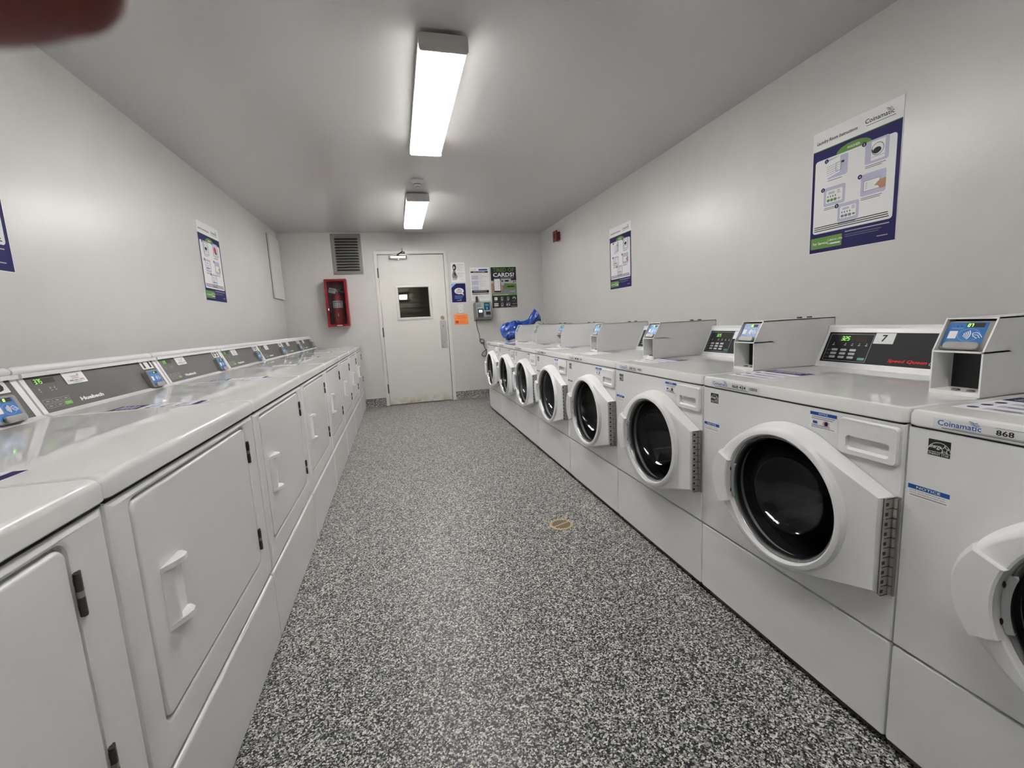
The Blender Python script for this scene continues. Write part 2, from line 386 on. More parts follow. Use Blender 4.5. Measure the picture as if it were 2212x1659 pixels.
# ------------------------------------------------------------------ ceiling fixtures
def ceiling_light(y0, label, tube=None):
    t = tag(empty('ceiling_light', (.30, y0, ZC)), label, 'light', 'fluorescent ceiling lights')
    L, w, zb, zt = 1.22, .105, -.087, -.020
    b = MB(); b.box(-.07, .07, .05, L-.05, -.022, 0, FIXW); b.build('mounting_channel', t, smooth=0)
    b = MB(); b.box(-w, w, .004, L-.004, zt-.004, zt, FIXW); [b.box(x_-.001, x_+.001, .004, L-.004, -.050, zt, FIXW) for x_ in (-w-.001, w+.001)]; b.build('top_pan_light_shields', t, smooth=0)  # pan plus side rails added to keep direct tube light off the ceiling
    for a, e in ((0, .008), (L-.008, L)):
        b = MB()
        lo = [(x, z) for x, z in rrect(-w-.003, w+.003, zb-.003, zt+.001, .012, 4)]
        b.loft([[(x, a, z) for x, z in lo], [(x, e, z) for x, z in lo]], FIXW, True, True); fixn(b.build('end_cap', t))
    b = MB(); r = .02; pr = [(-w, zt-.004), (-w, zb+r)]+[(-w+r-r*math.cos(math.radians(a)), zb+r-r*math.sin(math.radians(a))) for a in (22, 45, 67)]+[(-w+r, zb)]
    pr = pr+[(-x, z) for x, z in reversed(pr)]
    b.loft([[(x, .008, z) for x, z in pr], [(x, L-.008, z) for x, z in pr]], LENS, close=False); b.build('diffuser_lens', t)
    for s_ in (-1, 1):
        b = MB(); b.tube([(s_*.052, .025, -.052), (s_*.052, L-.025, -.052)], .0127, tube or TUBE, 14); b.build('fluorescent_tube', t)
    return t
ceiling_light(2.09, 'wrapped fluorescent ceiling light nearest the viewer, large at top of view')
ceiling_light(4.47, 'wrapped fluorescent ceiling light beside the smoke detector, in front of the door')
ceiling_light(-.30, 'wrapped fluorescent ceiling light behind the viewer with dimmer tubes, out of view', TUBE_DIM)
sd = tag(empty('smoke_detector', (.282, 4.13, ZC)), 'round white smoke detector on ceiling between the two lights', 'smoke detector')
b = MB(); b.lathe_z([(.058, 0), (.060, -.008), (.052, -.020), (.036, -.034)], 0, 0, FIXW, 32, cap1=True); fixn(b.build('base', sd))
b = MB(); b.lathe_z([(.033, -.034), (.033, -.042), (.026, -.050), (.016, -.052), (.016, -.062), (.012, -.066)], 0, 0, FIXW, 28, cap1=True)
b.lathe_z([(.0335, -.036), (.0335, -.040)], 0, 0, GAP, 28); fixn(b.build('sensor_head', sd))

# ------------------------------------------------------------------ prints
def waves(b, u, v, w, layer, m1=LBLUE, m2=GREEN):
    for k, m_ in enumerate((m1, m2, m1)):
        pts = [(u+w*(.10*k)+w*.8*i/8, v-k*w*.16+w*.07*math.sin(i/8*6.28+.5)) for i in range(9)]
        b.line(pts, w*.07, m_, layer)
def logo(b, u, v, w, material, layer, wm=True):
    b.text('Coinamatic', u, v, material, width=w, layer=layer, bold=.012)
    if wm: waves(b, u+w*.72, v+w*.225, w*.24, layer)

def poster_sheet(b, w, h):
    b.on((0, 0, 0), (1, 0, 0), (0, 0, 1), (0, -1, 0))
    b.box(0, w, -.0008, 0, 0, h, PAPERW); b.frame = (Vector((0, -.0008, 0)),)+b.frame[1:]

def instruction_poster(kind):
    b = MB(); w, h = .426, .598; poster_sheet(b, w, h)
    b.rect(.003, .003, w-.003, h-.092, NAVY, 0)
    b.rect(.003, h-.0925, w-.003, h-.089, GREEN, 1)
    b.text('Laundry Room Instructions', .022, h-.066, INK, width=.205, height=.020, layer=1, bold=.02, shear=.12)
    logo(b, .262, h-.055, .125, INK, 1); b.greek(.268, .395, h-.066, 1, .01, .003, INKG, 1, .05)
    b.rr(.018, .098, w-.020, h-.140, .014, PAPERW, 1)
    b.poly([(.213+.085*math.cos(math.radians(a)), h-.1405+.036*math.sin(math.radians(a))) for a in range(0, 181, 12)], GREEN, 2)
    b.text(kind, .213, h-.132, WHITE, width=.062, height=.012, layer=3, align='c', bold=.01)
    cells = [(.085, .355, .105, .095), (.270, .362, .105, .100), (.072, .225, .112, .090), (.258, .225, .112, .098), (.150, .135, .105, .085)]
    if kind == 'DRYER': cells = [(.070, .352, .105, .105), (.262, .362, .105, .105), (.070, .225, .105, .095), (.255, .225, .105, .100), (.160, .125, .105, .092)]
    for i, (u, v, cw, ch) in enumerate(cells):
        b.rr(u, v, u+cw, v+ch, .010, LAV, 2)
        b.disc(u-.006, v+ch-.006, .0105, NAVY, 3); b.text(str(i+1), u-.006, v+ch-.0115, WHITE, height=.010, layer=4, align='c', bold=.01)
        b.greek(u+.004, u+cw-.008, v-.010, 2 if i else 1, .007, .0032, INKG, 2, .25, i)
        if kind == 'WASHER' and i == 0:
            b.poly([(u-.005, v+.005), (u+cw*.62, v+.02), (u+cw*.62, v+ch), (u-.005, v+ch-.012)], WHITE, 3)
            for k in range(5): b.line([(u-.003, v+.018+k*.010), (u+.058, v+.026+k*.010)], .0018, INKG, 4)
            b.frame_line(u+.045, v+.028, u+.072, v+.066, .002, INKG, 4); b.rect(u+.072, v+.058, u+.086, v+.068, INK, 4)
        elif (kind == 'WASHER' and i == 1) or (kind == 'DRYER' and i == 0):
            b.rect(u+.028, v+.010, u+.088, v+.092, WHITE, 3); b.arc(u+.056, v+.055, .026, .003, 0, 360, INKG, 4, 24)
            b.disc(u+.054, v+.050, .018, INK, 5, 16, .013); b.line([(u+.028, v+.024), (u+.088, v+.024)], .0015, INKG, 4)
            b.arc(u+.052, v+.058, .020, .005, 180, 330, INK, 5)
        elif kind == 'DRYER' and i == 1:
            b.rect(u+.020, v+.012, u+.085, v+.090, WHITE, 3); b.disc(u+.045, v+.055, .022, REDI, 4, 16, .026); b.disc(u+.055, v+.030, .016, INK, 5, 12, .012); b.arc(u+.05, v+.055, .030, .003, 60, 250, INKG, 4)
        elif i == 3:
            b.rr(u+.014, v+.020, u+.085, v+.066, .006, WHITE, 3); b.frame_line(u+.014, v+.020, u+.085, v+.066, .002, INKG, 4)
            b.poly([(u+.062, v+.036), (u+.085, v+.055), (u+cw, v+.058), (u+cw, v+.018), (u+.088, v+.016), (u+.078, v+.032)], SKIN, 5)
            for k in range(4): b.line([(u+.022, v+.032+k*.008), (u+.030, v+.032+k*.008)], .002, INKG, 4)
        else:
            b.rr(u+.012, v+.014, u+cw-.014, v+ch-.016, .006, WHITE, 3)
            b.rect(u+.024, v+ch*.62, u+.058, v+ch*.74, LAV, 4)
            for k in range(4): b.rect(u+.020+k*.013, v+ch*.44, u+.026+k*.013, v+ch*.54, INKG, 4)
            for k in range(3): b.rr(u+.018+k*.018, v+ch*.22, u+.033+k*.018, v+ch*.36, .003, GREEN if i == 2 and kind == 'WASHER' else INKG, 4)
            b.rr(u+.074, v+ch*.24, u+.088, v+ch*.34, .004, GREEN if i == 4 else INKL, 4); b.greek(u+.070, u+.088, v+ch*.72, 3, .006, .0022, INKG, 4, .3, i)
    b.greek(.026, w-.032, .128, 3, .0095, .0042, INK, 2, .04, 9)
    b.rr(.010, .022, .178, .078, .004, GREEN, 1)
    b.text('For Service:', .022, .042, WHITE, height=.013, layer=2, bold=.015)
    b.text('Call', .102, .052, WHITE, height=.008, layer=2); b.text('800.561.1972', .118, .052, WHITE, height=.0085, layer=2, bold=.01)
    b.text('Visit', .102, .036, WHITE, height=.008, layer=2); b.rect(.119, .036, .170, .0425, WHITE, 2)
    b.greek(.192, .395, .080, 1, .01, .0045, INKL, 1, 0); b.greek(.192, .370, .066, 2, .009, .0025, INKG, 1, .2, 3); b.rect(.345, .030, .392, .034, INKL, 1)
    return b
posters = []
WALLS = 'laundry instruction posters'
o = instruction_poster('WASHER').build('instruction_poster', smooth=0, loc=(XR-.001, 1.951, 1.363), rot=(0, 0, -math.pi/2))
tag(o, 'large washer instruction poster on right wall, nearest and biggest of the posters', 'poster', WALLS)
o2 = o.copy(); SC.collection.objects.link(o2); o2.location = (XR-.001, 4.227, 1.359); o2['label'] = 'washer instruction poster on right wall, farther one near the fire alarm'
o = instruction_poster('DRYER').build('instruction_poster', smooth=0, loc=(XL+.001, 3.900, 1.368), rot=(0, 0, math.pi/2))
tag(o, 'dryer instruction poster on left wall near the white wall panel', 'poster', WALLS)
o2 = o.copy(); SC.collection.objects.link(o2); o2.location = (XL+.001, 1.711, 1.368); o2['label'] = 'dryer instruction poster on left wall, only its right edge in view'

# far wall papers --------------------------------------------------
def on_far(b, name, x, z, label, cat, rot_y=0., smooth=0):
    o = b.build(name, smooth=smooth, loc=(x, YB-.0006, z), rot=(0, rot_y, 0)); return tag(o, label, cat)
b = MB(); w, h = .200, .272; poster_sheet(b, w, h)
b.disc(.052, .205, .026, INK, 0, 20, .044); b.disc(.047, .200, .015, INKL, 1, 16, .020)
b.poly([(.035, .17), (.060, .165), (.072, .125), (.090, .085), (.080, .040), (.020, .035), (.016, .10)], INKG, 0)
b.poly([(.040, .13), (.058, .135), (.070, .100), (.052, .080)], INK, 1); b.poly([(.022, .06), (.075, .055), (.070, .030), (.018, .028)], INKL, 1)
b.greek(.082, .185, .238, 1, .01, .004, INKG, 0); b.greek(.085, .180, .222, 8, .0095, .0022, INKL, 0, .3, 2)
b.greek(.088, .185, .120, 1, .01, .0035, INKG, 0); b.greek(.090, .182, .106, 5, .0095, .0022, INKL, 0, .3, 3); logo(b, .130, .030, .045, INKG, 0, False)
on_far(b, 'notice_paper', .806, 1.678, 'white notice sheet with a grey portrait drawing, above the blue poster', 'poster')
b = MB(); w, h = .208, .269; poster_sheet(b, w, h)
b.rect(.003, .003, w-.003, h-.003, NAVY, 0); b.poly([(.003, h-.003), (.075, h-.003), (.003, h-.065)], BLUEL, 1); 
b.disc(.110, .160, .066, WHITE, 1, 28, .044); b.poly([(.125, .125), (.160, .140), (.178, .098)], WHITE, 1)
b.text('NEED', .110, .174, INK, height=.0145, layer=2, align='c', bold=.02); b.text('LAUNDRY', .110, .154, INK, width=.085, height=.0145, layer=2, align='c', bold=.02); b.text('REPAIR?', .110, .134, INK, width=.075, height=.0145, layer=2, align='c', bold=.02)
b.greek(.045, .170, .092, 2, .009, .003, BLUEL, 1, .2, 4); b.greek(.045, .165, .066, 2, .009, .003, BLUEL, 1, .2, 5); logo(b, .072, .026, .065, WHITE, 1, False); waves(b, .118, .042, .020, 1, WHITE, WHITE)
on_far(b, 'repair_poster', .794, 1.394, 'small navy blue poster with a white speech bubble, above the light switch', 'poster')
b = MB(); w, h = .282, .470; poster_sheet(b, w, h)
b.text('Coinamatic', .012, h-.042, INKG, width=.070, layer=1); waves(b, .070, h-.024, .020, 1)
b.rr(.128, h-.045, .255, h-.024, .003, LBLUE, 1); b.rect(.010, h-.076, .262, h-.054, INK, 1)
b.text('HOW TO GET STARTED', .136, h-.070, WHITE, width=.17, height=.010, layer=2, align='c')
b.greek(.015, .265, h-.095, 24, .0105, .0032, INKL, 1, .5, 6)
for k in range(3): b.rect(.018, h-.17-k*.075, .115, h-.115-k*.075, LAV, 2)
b.rect(.016, .112, .262, .150, INK, 1); b.rect(.016, .092, .262, .102, INK, 1); b.greek(.040, .235, .138, 2, .012, .004, INKL, 2, .1, 7)
b.greek(.018, .262, .078, 4, .013, .003, INKL, 1, .35, 8)
on_far(b, 'instruction_sheet', 1.074, 1.406, 'pale printed instruction sheet behind the black antenna', 'poster')
b = MB(); w, h = .386, .588; poster_sheet(b, w, h)
b.rect(.004, .004, w-.004, h-.004, BLACK, 0)
b.text('TIRED OF', .195, h-.072, GREEN, width=.315, height=.056, layer=1, align='c', bold=.022); b.text('CARDS?', .195, h-.142, WHITE, width=.315, height=.058, layer=1, align='c', bold=.022)
b.greek(.125, .340, h-.160, 1, .01, .005, INKL, 1, 0)
b.rect(.004, .205, w-.004, h-.195, INKG, 1); b.rect(.004, h-.235, w-.004, h-.195, INKL, 2)
b.rect(.150, h-.260, .300, h-.170, INKL, 3); b.rect(.160, h-.215, .180, h-.19, INK, 4); b.rect(.21, h-.212, .265, h-.188, INK, 4); b.rect(.190, h-.208, .203, h-.192, INKG, 4)
b.rect(.320, h-.245, .376, h-.200, INKL, 3); b.rect(.335, h-.232, .345, h-.205, INK, 4); b.rect(.362, h-.225, .372, h-.205, INK, 4)
b.poly([(.012, .215), (.012, .30), (.030, .36), (.055, .37), (.060, .22)], SKIN, 3); b.disc(.150, .290, .024, SKIN, 3, 14, .04)
b.rr(.042, .232, .142, .440, .008, INK, 5); b.rect(.048, .250, .137, .428, WHITE, 6); b.rect(.048, .418, .137, .436, LBLUE, 6)
for k in range(5): b.rect(.060, .275+k*.026, .085, .278+k*.026, INKL, 7); b.rect(.100, .275+k*.026, .118, .280+k*.026, INKG, 7)
rz = random.Random(3); b.poly([(.185+.10*0, .275)]+[(.185+.012*(i % 2), .28+.011*i) for i in range(8)]+[(.24, .352), (.382, .345), (.382, .275)], GREEN, 4); b.rect(.240, .300, .345, .315, INK, 5)
b.rect(.004, .180, w-.004, .205, GREEN, 2); b.greek(.03, .25, .190, 1, .01, .005, WHITE, 3, 0); b.text('Coinamatic', .280, .232, WHITE, width=.065, layer=5); waves(b, .335, .250, .018, 5, WHITE, WHITE)
for k in range(4):
    u = .060+k*.092
    for r_ in range(2):
        v = .135-r_*.085
        if (k, r_) == (0, 0): b.rr(u-.020, v-.02, u+.024, v+.024, .006, WHITE, 1); b.arc(u+.002, v+.002, .011, .006, 40, 330, INKL, 2)
        elif (k, r_) == (3, 0): b.arc(u, v, .018, .010, -40, 200, WHITE, 1)
        elif k == 1 or (k, r_) == (2, 0): b.frame_line(u-.012, v-.020, u+.012, v+.022, .004, WHITE, 1); b.rect(u-.006, v-.010, u+.006, v-.006, WHITE, 1)
        elif (k, r_) == (0, 1): b.rect(u-.028, v+.006, u+.034, v+.022, WHITE, 1); b.rect(u-.028, v-.020, u+.034, v-.004, WHITE, 1)
        elif (k, r_) == (2, 1): b.rect(u-.030, v+.012, u+.032, v+.020, INKL, 1); b.rect(u-.030, v-.014, u-.004, v+.002, WHITE, 1); b.poly([(u+.004, v-.014), (u+.030, v-.014), (u+.016, v+.004)], WHITE, 1)
        if (k, r_) == (3, 1): b.greek(u-.03, u+.045, v+.01, 2, .008, .003, INKL, 1, .2)
        else: b.greek(u-.03, u+.032, v-.034, 2, .008, .003, INKG, 1, .3, k)
b.greek(.285, .372, .018, 1, .01, .005, INKL, 1, 0)
on_far(b, 'advertising_poster', 1.372, 1.290, 'black poster with green and white headline and a hand holding a phone', 'poster')
# orange paper with a curled corner
b = MB(); w, h = .200, .148; nx, nz = 14, 8
def op(i, k):
    u, v = i/nx, k/nz; y = -.002-.006*math.sin(u*3.1)*v-.030*max(0, u+v-1.55)**1.5-.018*max(0, .25-u)*max(0, v-.5)*4
    x = w*(u*(1-.02*v)+.045*(1-v)*.6); z = h*v-.028*max(0, u+v-1.6)-.012*max(0, .18-u)*v*3
    return (x, y, z)
b.add([op(i, k) for k in range(nz+1) for i in range(nx+1)], [(k*(nx+1)+i, k*(nx+1)+i+1, (k+1)*(nx+1)+i+1, (k+1)*(nx+1)+i) for k in range(nz) for i in range(nx)], ORANGE)
b.on((.004, -.012, 0), (1, 0, 0), (0, 0, 1), (0, -1, 0)); DOR = mat('ink_on_orange', None, .55, spec=.15, lin_rgb=(.45, .10, .03))
b.rect(.035, .116, .150, .122, DOR, 0); b.greek(.03, .18, .100, 3, .010, .0025, DOR, 0, .2, 4); b.rect(.016, .020, .058, .056, DOR, 0); b.greek(.07, .17, .052, 3, .012, .0025, DOR, 0, .3, 5)
for v_ in range(len(b.v)): pass
on_far(b, 'paper_notice', .806, 1.083, 'orange paper notice with curling corners below the light switch', 'paper', smooth=60)
sw = tag(empty('light_switch', (.912, YB, 1.307)), 'white rocker light switch beside the door above orange paper', 'switch')
b = MB(); b.box(-.035, .035, -.006, 0, -.058, .058, PLASTIC, .003); b.build('plate', sw)
b = MB(); b.box(-.017, .017, -.0085, -.004, -.034, .034, GAP); b.box(-.015, .015, -.012, -.006, -.032, .032, PLASTIC, .003); b.build('rocker', sw)

# vent --------------------------------------------------------------
vt = tag(empty('wall_vent', (0, YB, 0)), 'grey metal louvred vent high on far wall above red cabinet', 'vent')
b = MB(); lo = rrect(-.741, -.362, 1.815, 2.341, .004, 2); b.front([(lo, 0), (lo, -.004), (rrect(-.738, -.365, 1.818, 2.338, .004, 2), -.005)], None, VENTM, cap1=True); fixn(b.build('plate', vt))
for k in range(12):
    z = 1.868+k*.0363; b = MB(); x0, x1 = -.694, -.402; hgt = .026
    b.box(x0, x1, -.0056, -.005, z-.005, z+.012, GAP)
    loops = []
    for t in range(7):
        a = t/6*math.pi/2; d = .018*math.sin(a+.25)/math.sin(math.pi/2); zz = z+.012+(hgt-.012)*(1-t/6)
        loops.append((zz, .005+.018*(1-(1-t/6)**2)))
    n = 12
    rows = []
    for zz, d in loops:
        row = []
        for i in range(n+1):
            u = i/n; e = min(1, min(u, 1-u)/.12); e = e*(2-e)
            row.append((x0+(x1-x0)*u, -.005-(d-.005)*e, zz-(.006*(1-e))))
        rows.append(row)
    b.loft(rows, VENTM, close=False); b.build('louver', vt)
for x in (-.722, -.382):
    for z in (1.834, 2.322):
        b = MB(); b.lathe([(.006, -.005), (.005, -.008), (.0005, -.0085)], x, z, STEELD, 12, True); b.build('screw', vt)

# fire extinguisher cabinet -------------------------------------------
ca = tag(empty('extinguisher_cabinet', (0, YB, 0)), 'red wall cabinet with clear front below the vent, holding an extinguisher', 'cabinet')
cx0, cx1, cz0, cz1, cd = -.853, -.586, 1.140, 1.745, .15
b = MB()
b.front([(rrect(cx0, cx1, cz0, cz1, .003, 2), 0), (rrect(cx0, cx1, cz0, cz1, .003, 2), -cd+.02), (rrect(cx0, cx1, cz0, cz1, .003, 2), -cd+.019)], None, RED)
i0, i1, j0, j1 = cx0+.004, cx1-.004, cz0+.004, cz1-.004
b.front([(rrect(cx0, cx1, cz0, cz1, .003, 2), -cd+.019), (rrect(i0, i1, j0, j1, .003, 2), -cd+.019), (rrect(i0, i1, j0, j1, .003, 2), -.004)], None, REDD, cap1=True)
b.build('case', ca, smooth=30)
b = MB(); fo = rrect(cx0-.002, cx1+.002, cz0-.002, cz1+.002, .004, 3); fi = rrect(cx0+.026, cx1-.026, cz0+.026, cz1-.026, .004, 3)
b.front([(fo, -cd+.018), (fo, -cd-.002), (fi, -cd-.002), (fi, -cd+.018), (fo, -cd+.018)], None, RED)
b.on((0, -cd-.002, 0), (1, 0, 0), (0, 0, 1), (0, -1, 0)); b.rect(-.745, cz0+.007, -.680, cz0+.015, WHITE, 0)
fr = fixn(b.build('front_frame', ca, smooth=30))
b = MB(); b.box(cx0+.024, cx1-.024, -cd+.004, -cd+.007, cz0+.024, cz1-.024, CGLASS); b.build('clear_panel', fr, smooth=0)
b = MB(); b.box(cx0+.018, cx0+.030, -cd-.012, -cd, 1.348, 1.376, PLASTIC, .003); b.build('latch', fr)
ex = tag(empty('fire_extinguisher', (-.718, YB-.075, cz0+.006)), 'red fire extinguisher with white label standing inside the red cabinet', 'fire extinguisher')
b = MB(); b.lathe_z([(.058, 0), (.062, .006), (.062, .36), (.055, .39), (.035, .412), (.022, .42), (.022, .44)], 0, 0, EXTR, 36, True, True); fixn(b.build('cylinder', ex))
b = MB(); R = .0626
def band(z0, z1, a0, a1, m_, r):
    A = [math.radians(a0+(a1-a0)*i/16) for i in range(17)]
    b.loft([[(r*math.cos(a), r*math.sin(a), z0) for a in A], [(r*math.cos(a), r*math.sin(a), z1) for a in A]], m_, close=False)
band(.235, .325, 190, 350, WHITE, R); band(.300, .312, 215, 325, INKG, R+.0004)
for k in range(4):
    for q in range(2): band(.250+q*.024, .264+q*.024, 225+k*26, 238+k*26, INKG, R+.0004)
b.build('label', ex)
b = MB(); A = [(0, .024), (38, 0), (0, -.024), (-38, 0)]
b.add([((R+.0006)*math.cos(math.radians(270+a)), (R+.0006)*math.sin(math.radians(270+a)), .145+z) for a, z in A], [(0, 1, 2, 3)], WHITE); b.build('diamond_sticker', ex, smooth=0)
b = MB(); b.tube([(0, 0, .43), (0, 0, .47)], .018, STEEL, 12); b.tube([(0, 0, .462), (.06, -.02, .484)], .008, ALU, 8); b.tube([(.0, 0, .455), (.03, -.01, .455), (.085, -.028, .432)], .009, ALU, 8); b.build('valve', ex)
b = MB(); b.box(-.055, .03, -.0006, .0006, -.032, .032, WHITE); b.on((0, -.0006, 0), (1, 0, 0), (0, 0, 1), (0, -1, 0)); b.rect(-.045, .006, .02, .014, INKG, 0); b.greek(-.045, .02, -.006, 2, .010, .003, INKG, 0)
b.build('inspection_tag', ex, smooth=0, loc=(-.035, -.063, .452), rot=(0, .25, 0))
b = MB(); b.tube([(.02, -.01, .45), (.062, -.012, .42), (.070, -.012, .30), (.068, -.012, .12)], .009, BLACK, 8); b.build('hose', ex)

# payment terminal ------------------------------------------------------
pt = tag(empty('payment_terminal', (1.10, YB, 1.14)), 'grey wall payment terminal with black antenna and hanging cord below pale sheet', 'payment terminal')
b = MB()
back = [(-.006, .0), (.236, .0), (.236, .245), (-.006, .245)]; fr_ = [(.012, .004), (.246, .004), (.236, .243), (.008, .243)]
b.loft([[(x, 0, z-.02) for x, z in back], [(x, -.07, z) for x, z in fr_], [(x, -.092, z) for x, z in fr_]], GREYP, True, True)
fixn(b.build('body', pt, smooth=20))
b = MB(); f2 = [(.022, .030), (.240, .032), (.228, .236), (.018, .238)]
b.loft([[(x, -.092, z) for x, z in f2], [(x, -.100, z) for x, z in f2]], mat('silver_plate', None, .4, metal=.5, lin_rgb=(.42, .42, .43)), True, True)
b.on((0, -.100, 0), (1, 0, 0), (0, 0, 1), (0, -1, 0)); b.text('Coinamatic', .030, .218, INKG, width=.05, layer=0); waves(b, .068, .230, .016, 0); b.greek(.030, .098, .208, 5, .009, .004, INKG, 0, .3, 3); b.rect(.045, .158, .1, .166, WHITE, 1)
b.rect(.132, .128, .216, .234, TEAL, 0); b.rect(.150, .188, .200, .198, mat('ink_mint', None, .55, spec=.15, lin_rgb=(.10, .35, .25)), 1); b.disc(.173, .160, .010, BLUEL, 1); b.poly([(.165, .14), (.182, .14), (.178, .156), (.169, .156)], BLUEL, 1); b.greek(.150, .2, .208, 2, .006, .003, INKL, 1)
fixn(b.build('front_plate', pt, smooth=20))
b = MB(); b.box(.040, .118, -.108, -.1, .036, .150, BLACK, .003)
b.box(.053, .103, -.1095, -.107, .098, .134, SCREEN)
for i in range(3):
    for k in range(4): b.box(.050+i*.020, .064+i*.020, -.1098, -.107, .044+k*.012, .052+k*.012, PANELG)
b.build('keypad', pt)
b = MB(); b.box(.155, .222, -.106, -.1, .062, .108, BLACKG, .002); b.build('card_slot', pt)
b = MB(); b.tube([(.042, -.05, .24), (.042, -.05, .315), (.042, -.05, .328)], [.017, .016, .010], BLACK, 14); b.build('antenna', pt)
def smooth_pts(P, n=6):
    P = [Vector(p) for p in P]; out = []
    for i in range(len(P)-1):
        p0, p1, p2, p3 = P[max(i-1, 0)], P[i], P[i+1], P[min(i+2, len(P)-1)]
        for k in range(n):
            t = k/n; out.append(.5*((2*p1)+(-p0+p2)*t+(2*p0-5*p1+4*p2-p3)*t*t+(-p0+3*p1-3*p2+p3)*t**3))
    out.append(P[-1]); return out
cp = [(.020, -.05, .0), (.022, -.02, -.05), (.034, -.010, -.13), (.056, -.008, -.22), (.062, -.008, -.30), (.075, -.010, -.335), (.105, -.012, -.345), (.122, -.014, -.315), (.105, -.018, -.285), (.072, -.016, -.280), (.058, -.012, -.305), (.075, -.010, -.335), (.100, -.016, -.330), (.112, -.012, -.345), (.124, -.008, -.41), (.143, -.008, -.44), (.118, -.012, -.455), (.085, -.012, -.485), (.080, -.010, -.515), (.105, -.010, -.532), (.138, -.010, -.52), (.150, -.010, -.47), (.147, -.008, -.44), (.175, -.006, -.46), (.24, -.006, -.50)]
b = MB(); b.tube(smooth_pts(cp), .0042, BLACK, 8); b.build('power_cord', pt)

# fire alarm, wall panel ------------------------------------------------
fa = tag(empty('fire_alarm', (XR, 5.66, 2.165)), 'small red fire alarm box high on right wall near far corner', 'fire alarm')
b = MB(); b.box(-.045, 0, -.05, .07, -.055, .05, ALARM, .003); b.build('back_box', fa)
b = MB(); b.box(-.062, -.045, -.075, .06, -.068, .068, ALARM, .004); b.box(-.066, -.062, -.02, .03, -.03, .03, REDD, .002); b.build('horn_plate', fa)
b = MB(); b.box(.003, .026, 0, .452, 0, .745, TRIMW, .002); b.box(0, .004, -.003, .455, -.003, .748, GAP)
tag(b.build('access_panel', loc=(XL+.0004, 5.895, 1.508), smooth=30), 'plain white rectangular panel on left wall by the far corner', 'panel')

# floor drain -------------------------------------------------------------
dr = tag(empty('floor_drain', (.768, 2.116, 0), .35), 'round brass floor drain grate in speckled floor beside the washers', 'drain')
b = MB(); b.lathe_z([(.064, .0003), (.064, .002), (.061, .0035), (.053, .0035), (.051, .001)], 0, 0, DRAINM, 40); fixn(b.build('rim', dr))
b = MB(); b.lathe_z([(.054, .0006), (.053, .0028)], 0, 0, DRAINM, 40, cap1=True)
b.on((0, 0, .0028), (1, 0, 0), (0, 1, 0), (0, 0, 1), .0003)
for side in (-1, 1):
    for k in range(9):
        x = -.042+k*.0105; e = math.sqrt(max(0, .0495**2-x*x))
        if e > .012: b.rect(x-.003, .005 if side > 0 else -e+.001, x+.003, e-.001 if side > 0 else -.005, GAP, 0)
b.build('grate', dr)

# ------------------------------------------------------------------ card reader shared by all machines
def reader_body(parent, loc, tilt, deep=.022):
    b = MB(); b.front([(rrect(-.049, .049, -.002, .076, .008, 4), deep), (rrect(-.049, .049, -.002, .076, .008, 4), .003), (rrect(-.046, .046, .001, .073, .007, 4), 0)], None, GREYP, cap1=True)
    b.on((0, 0, 0), (1, 0, 0), (0, 0, 1), (0, -1, 0))
    b.rr(-.044, .006, .034, .070, .002, BLUE, 0)
    b.rect(-.008, .057, .027, .068, LEDOFF, 1)
    b.disc(-.025, .060, .0016, NAVY, 1, 10); b.disc(-.017, .060, .0016, NAVY, 1, 10); b.greek(-.036, -.012, .0535, 1, .01, .0012, BLUEL, 1, 0)
    b.rect(-.037, .027, -.020, .047, WHITE, 1)
    b.arc(.003, .037, .021, .0009, 0, 360, BLUEL, 1, 28, .78)
    for k in range(4): b.arc(-.012, .037, .007+k*.0038, .0021, -38, 38, WHITE, 2, 8)
    b.line([(.010, .041), (.017, .044), (.024, .040), (.031, .031)], .0016, WHITE, 2); b.line([(.010, .041), (.013, .034), (.022, .028)], .0016, WHITE, 2); b.line([(.014, .037), (.021, .037), (.027, .029)], .0014, WHITE, 2)
    o = fixn(b.build('card_reader', parent, loc=loc, rot=(-tilt, 0, 0)))
    return o
def clip(parent, tilt=0., loc=(0, 0, 0)):
    b = MB(); b.front([(rrect(-.035, .035, -.003, .016, .009, 4), -.002), (rrect(-.035, .035, -.003, .016, .009, 4), -.0075), (rrect(-.032, .032, 0, .013, .008, 4), -.009)], None, mat('clip_grey', None, .4, lin_rgb=(.27, .26, .25)), cap0=True, cap1=True)
    return fixn(b.build('card_clip', parent, loc=loc, rot=(-tilt, 0, 0)))
SEG = {'0': 'abcdef', '1': 'bc', '2': 'abged', '3': 'abgcd', '4': 'fgbc', '5': 'afgcd', '6': 'afgedc', '7': 'abc', '8': 'abcdefg', '9': 'abcdfg'}
def seven(b, txt, u, v, h, m_, layer=0, sl=.12):
    w = h*.5; t = h*.15
    for ch in txt:
        if ch == '.': b.rect(u-w*.28, v, u-w*.28+t, v+t, m_, layer); continue
        S = dict(a=(0, h, w, h), b=(w, h, w, h/2), c=(w, h/2, w, 0), d=(0, 0, w, 0), e=(0, 0, 0, h/2), f=(0, h/2, 0, h), g=(0, h/2, w, h/2))
        for k in SEG.get(ch, ''):
            a, c, d, e = S[k]; b.line([(u+a+sl*c, v+c), (u+d+sl*e, v+e)], t, m_, layer)
        u += w*1.55
def digits(parent, txt, loc=(0, 0, 0), tilt=0.):
    b = MB(); b.on((0, -.0008, 0), (1, 0, 0), (0, 0, 1), (0, -1, 0)); seven(b, txt, -.005, .0588, .0072, LED, 0)
    return b.build('digit_display', parent, smooth=0, loc=loc, rot=(-tilt, 0, 0))

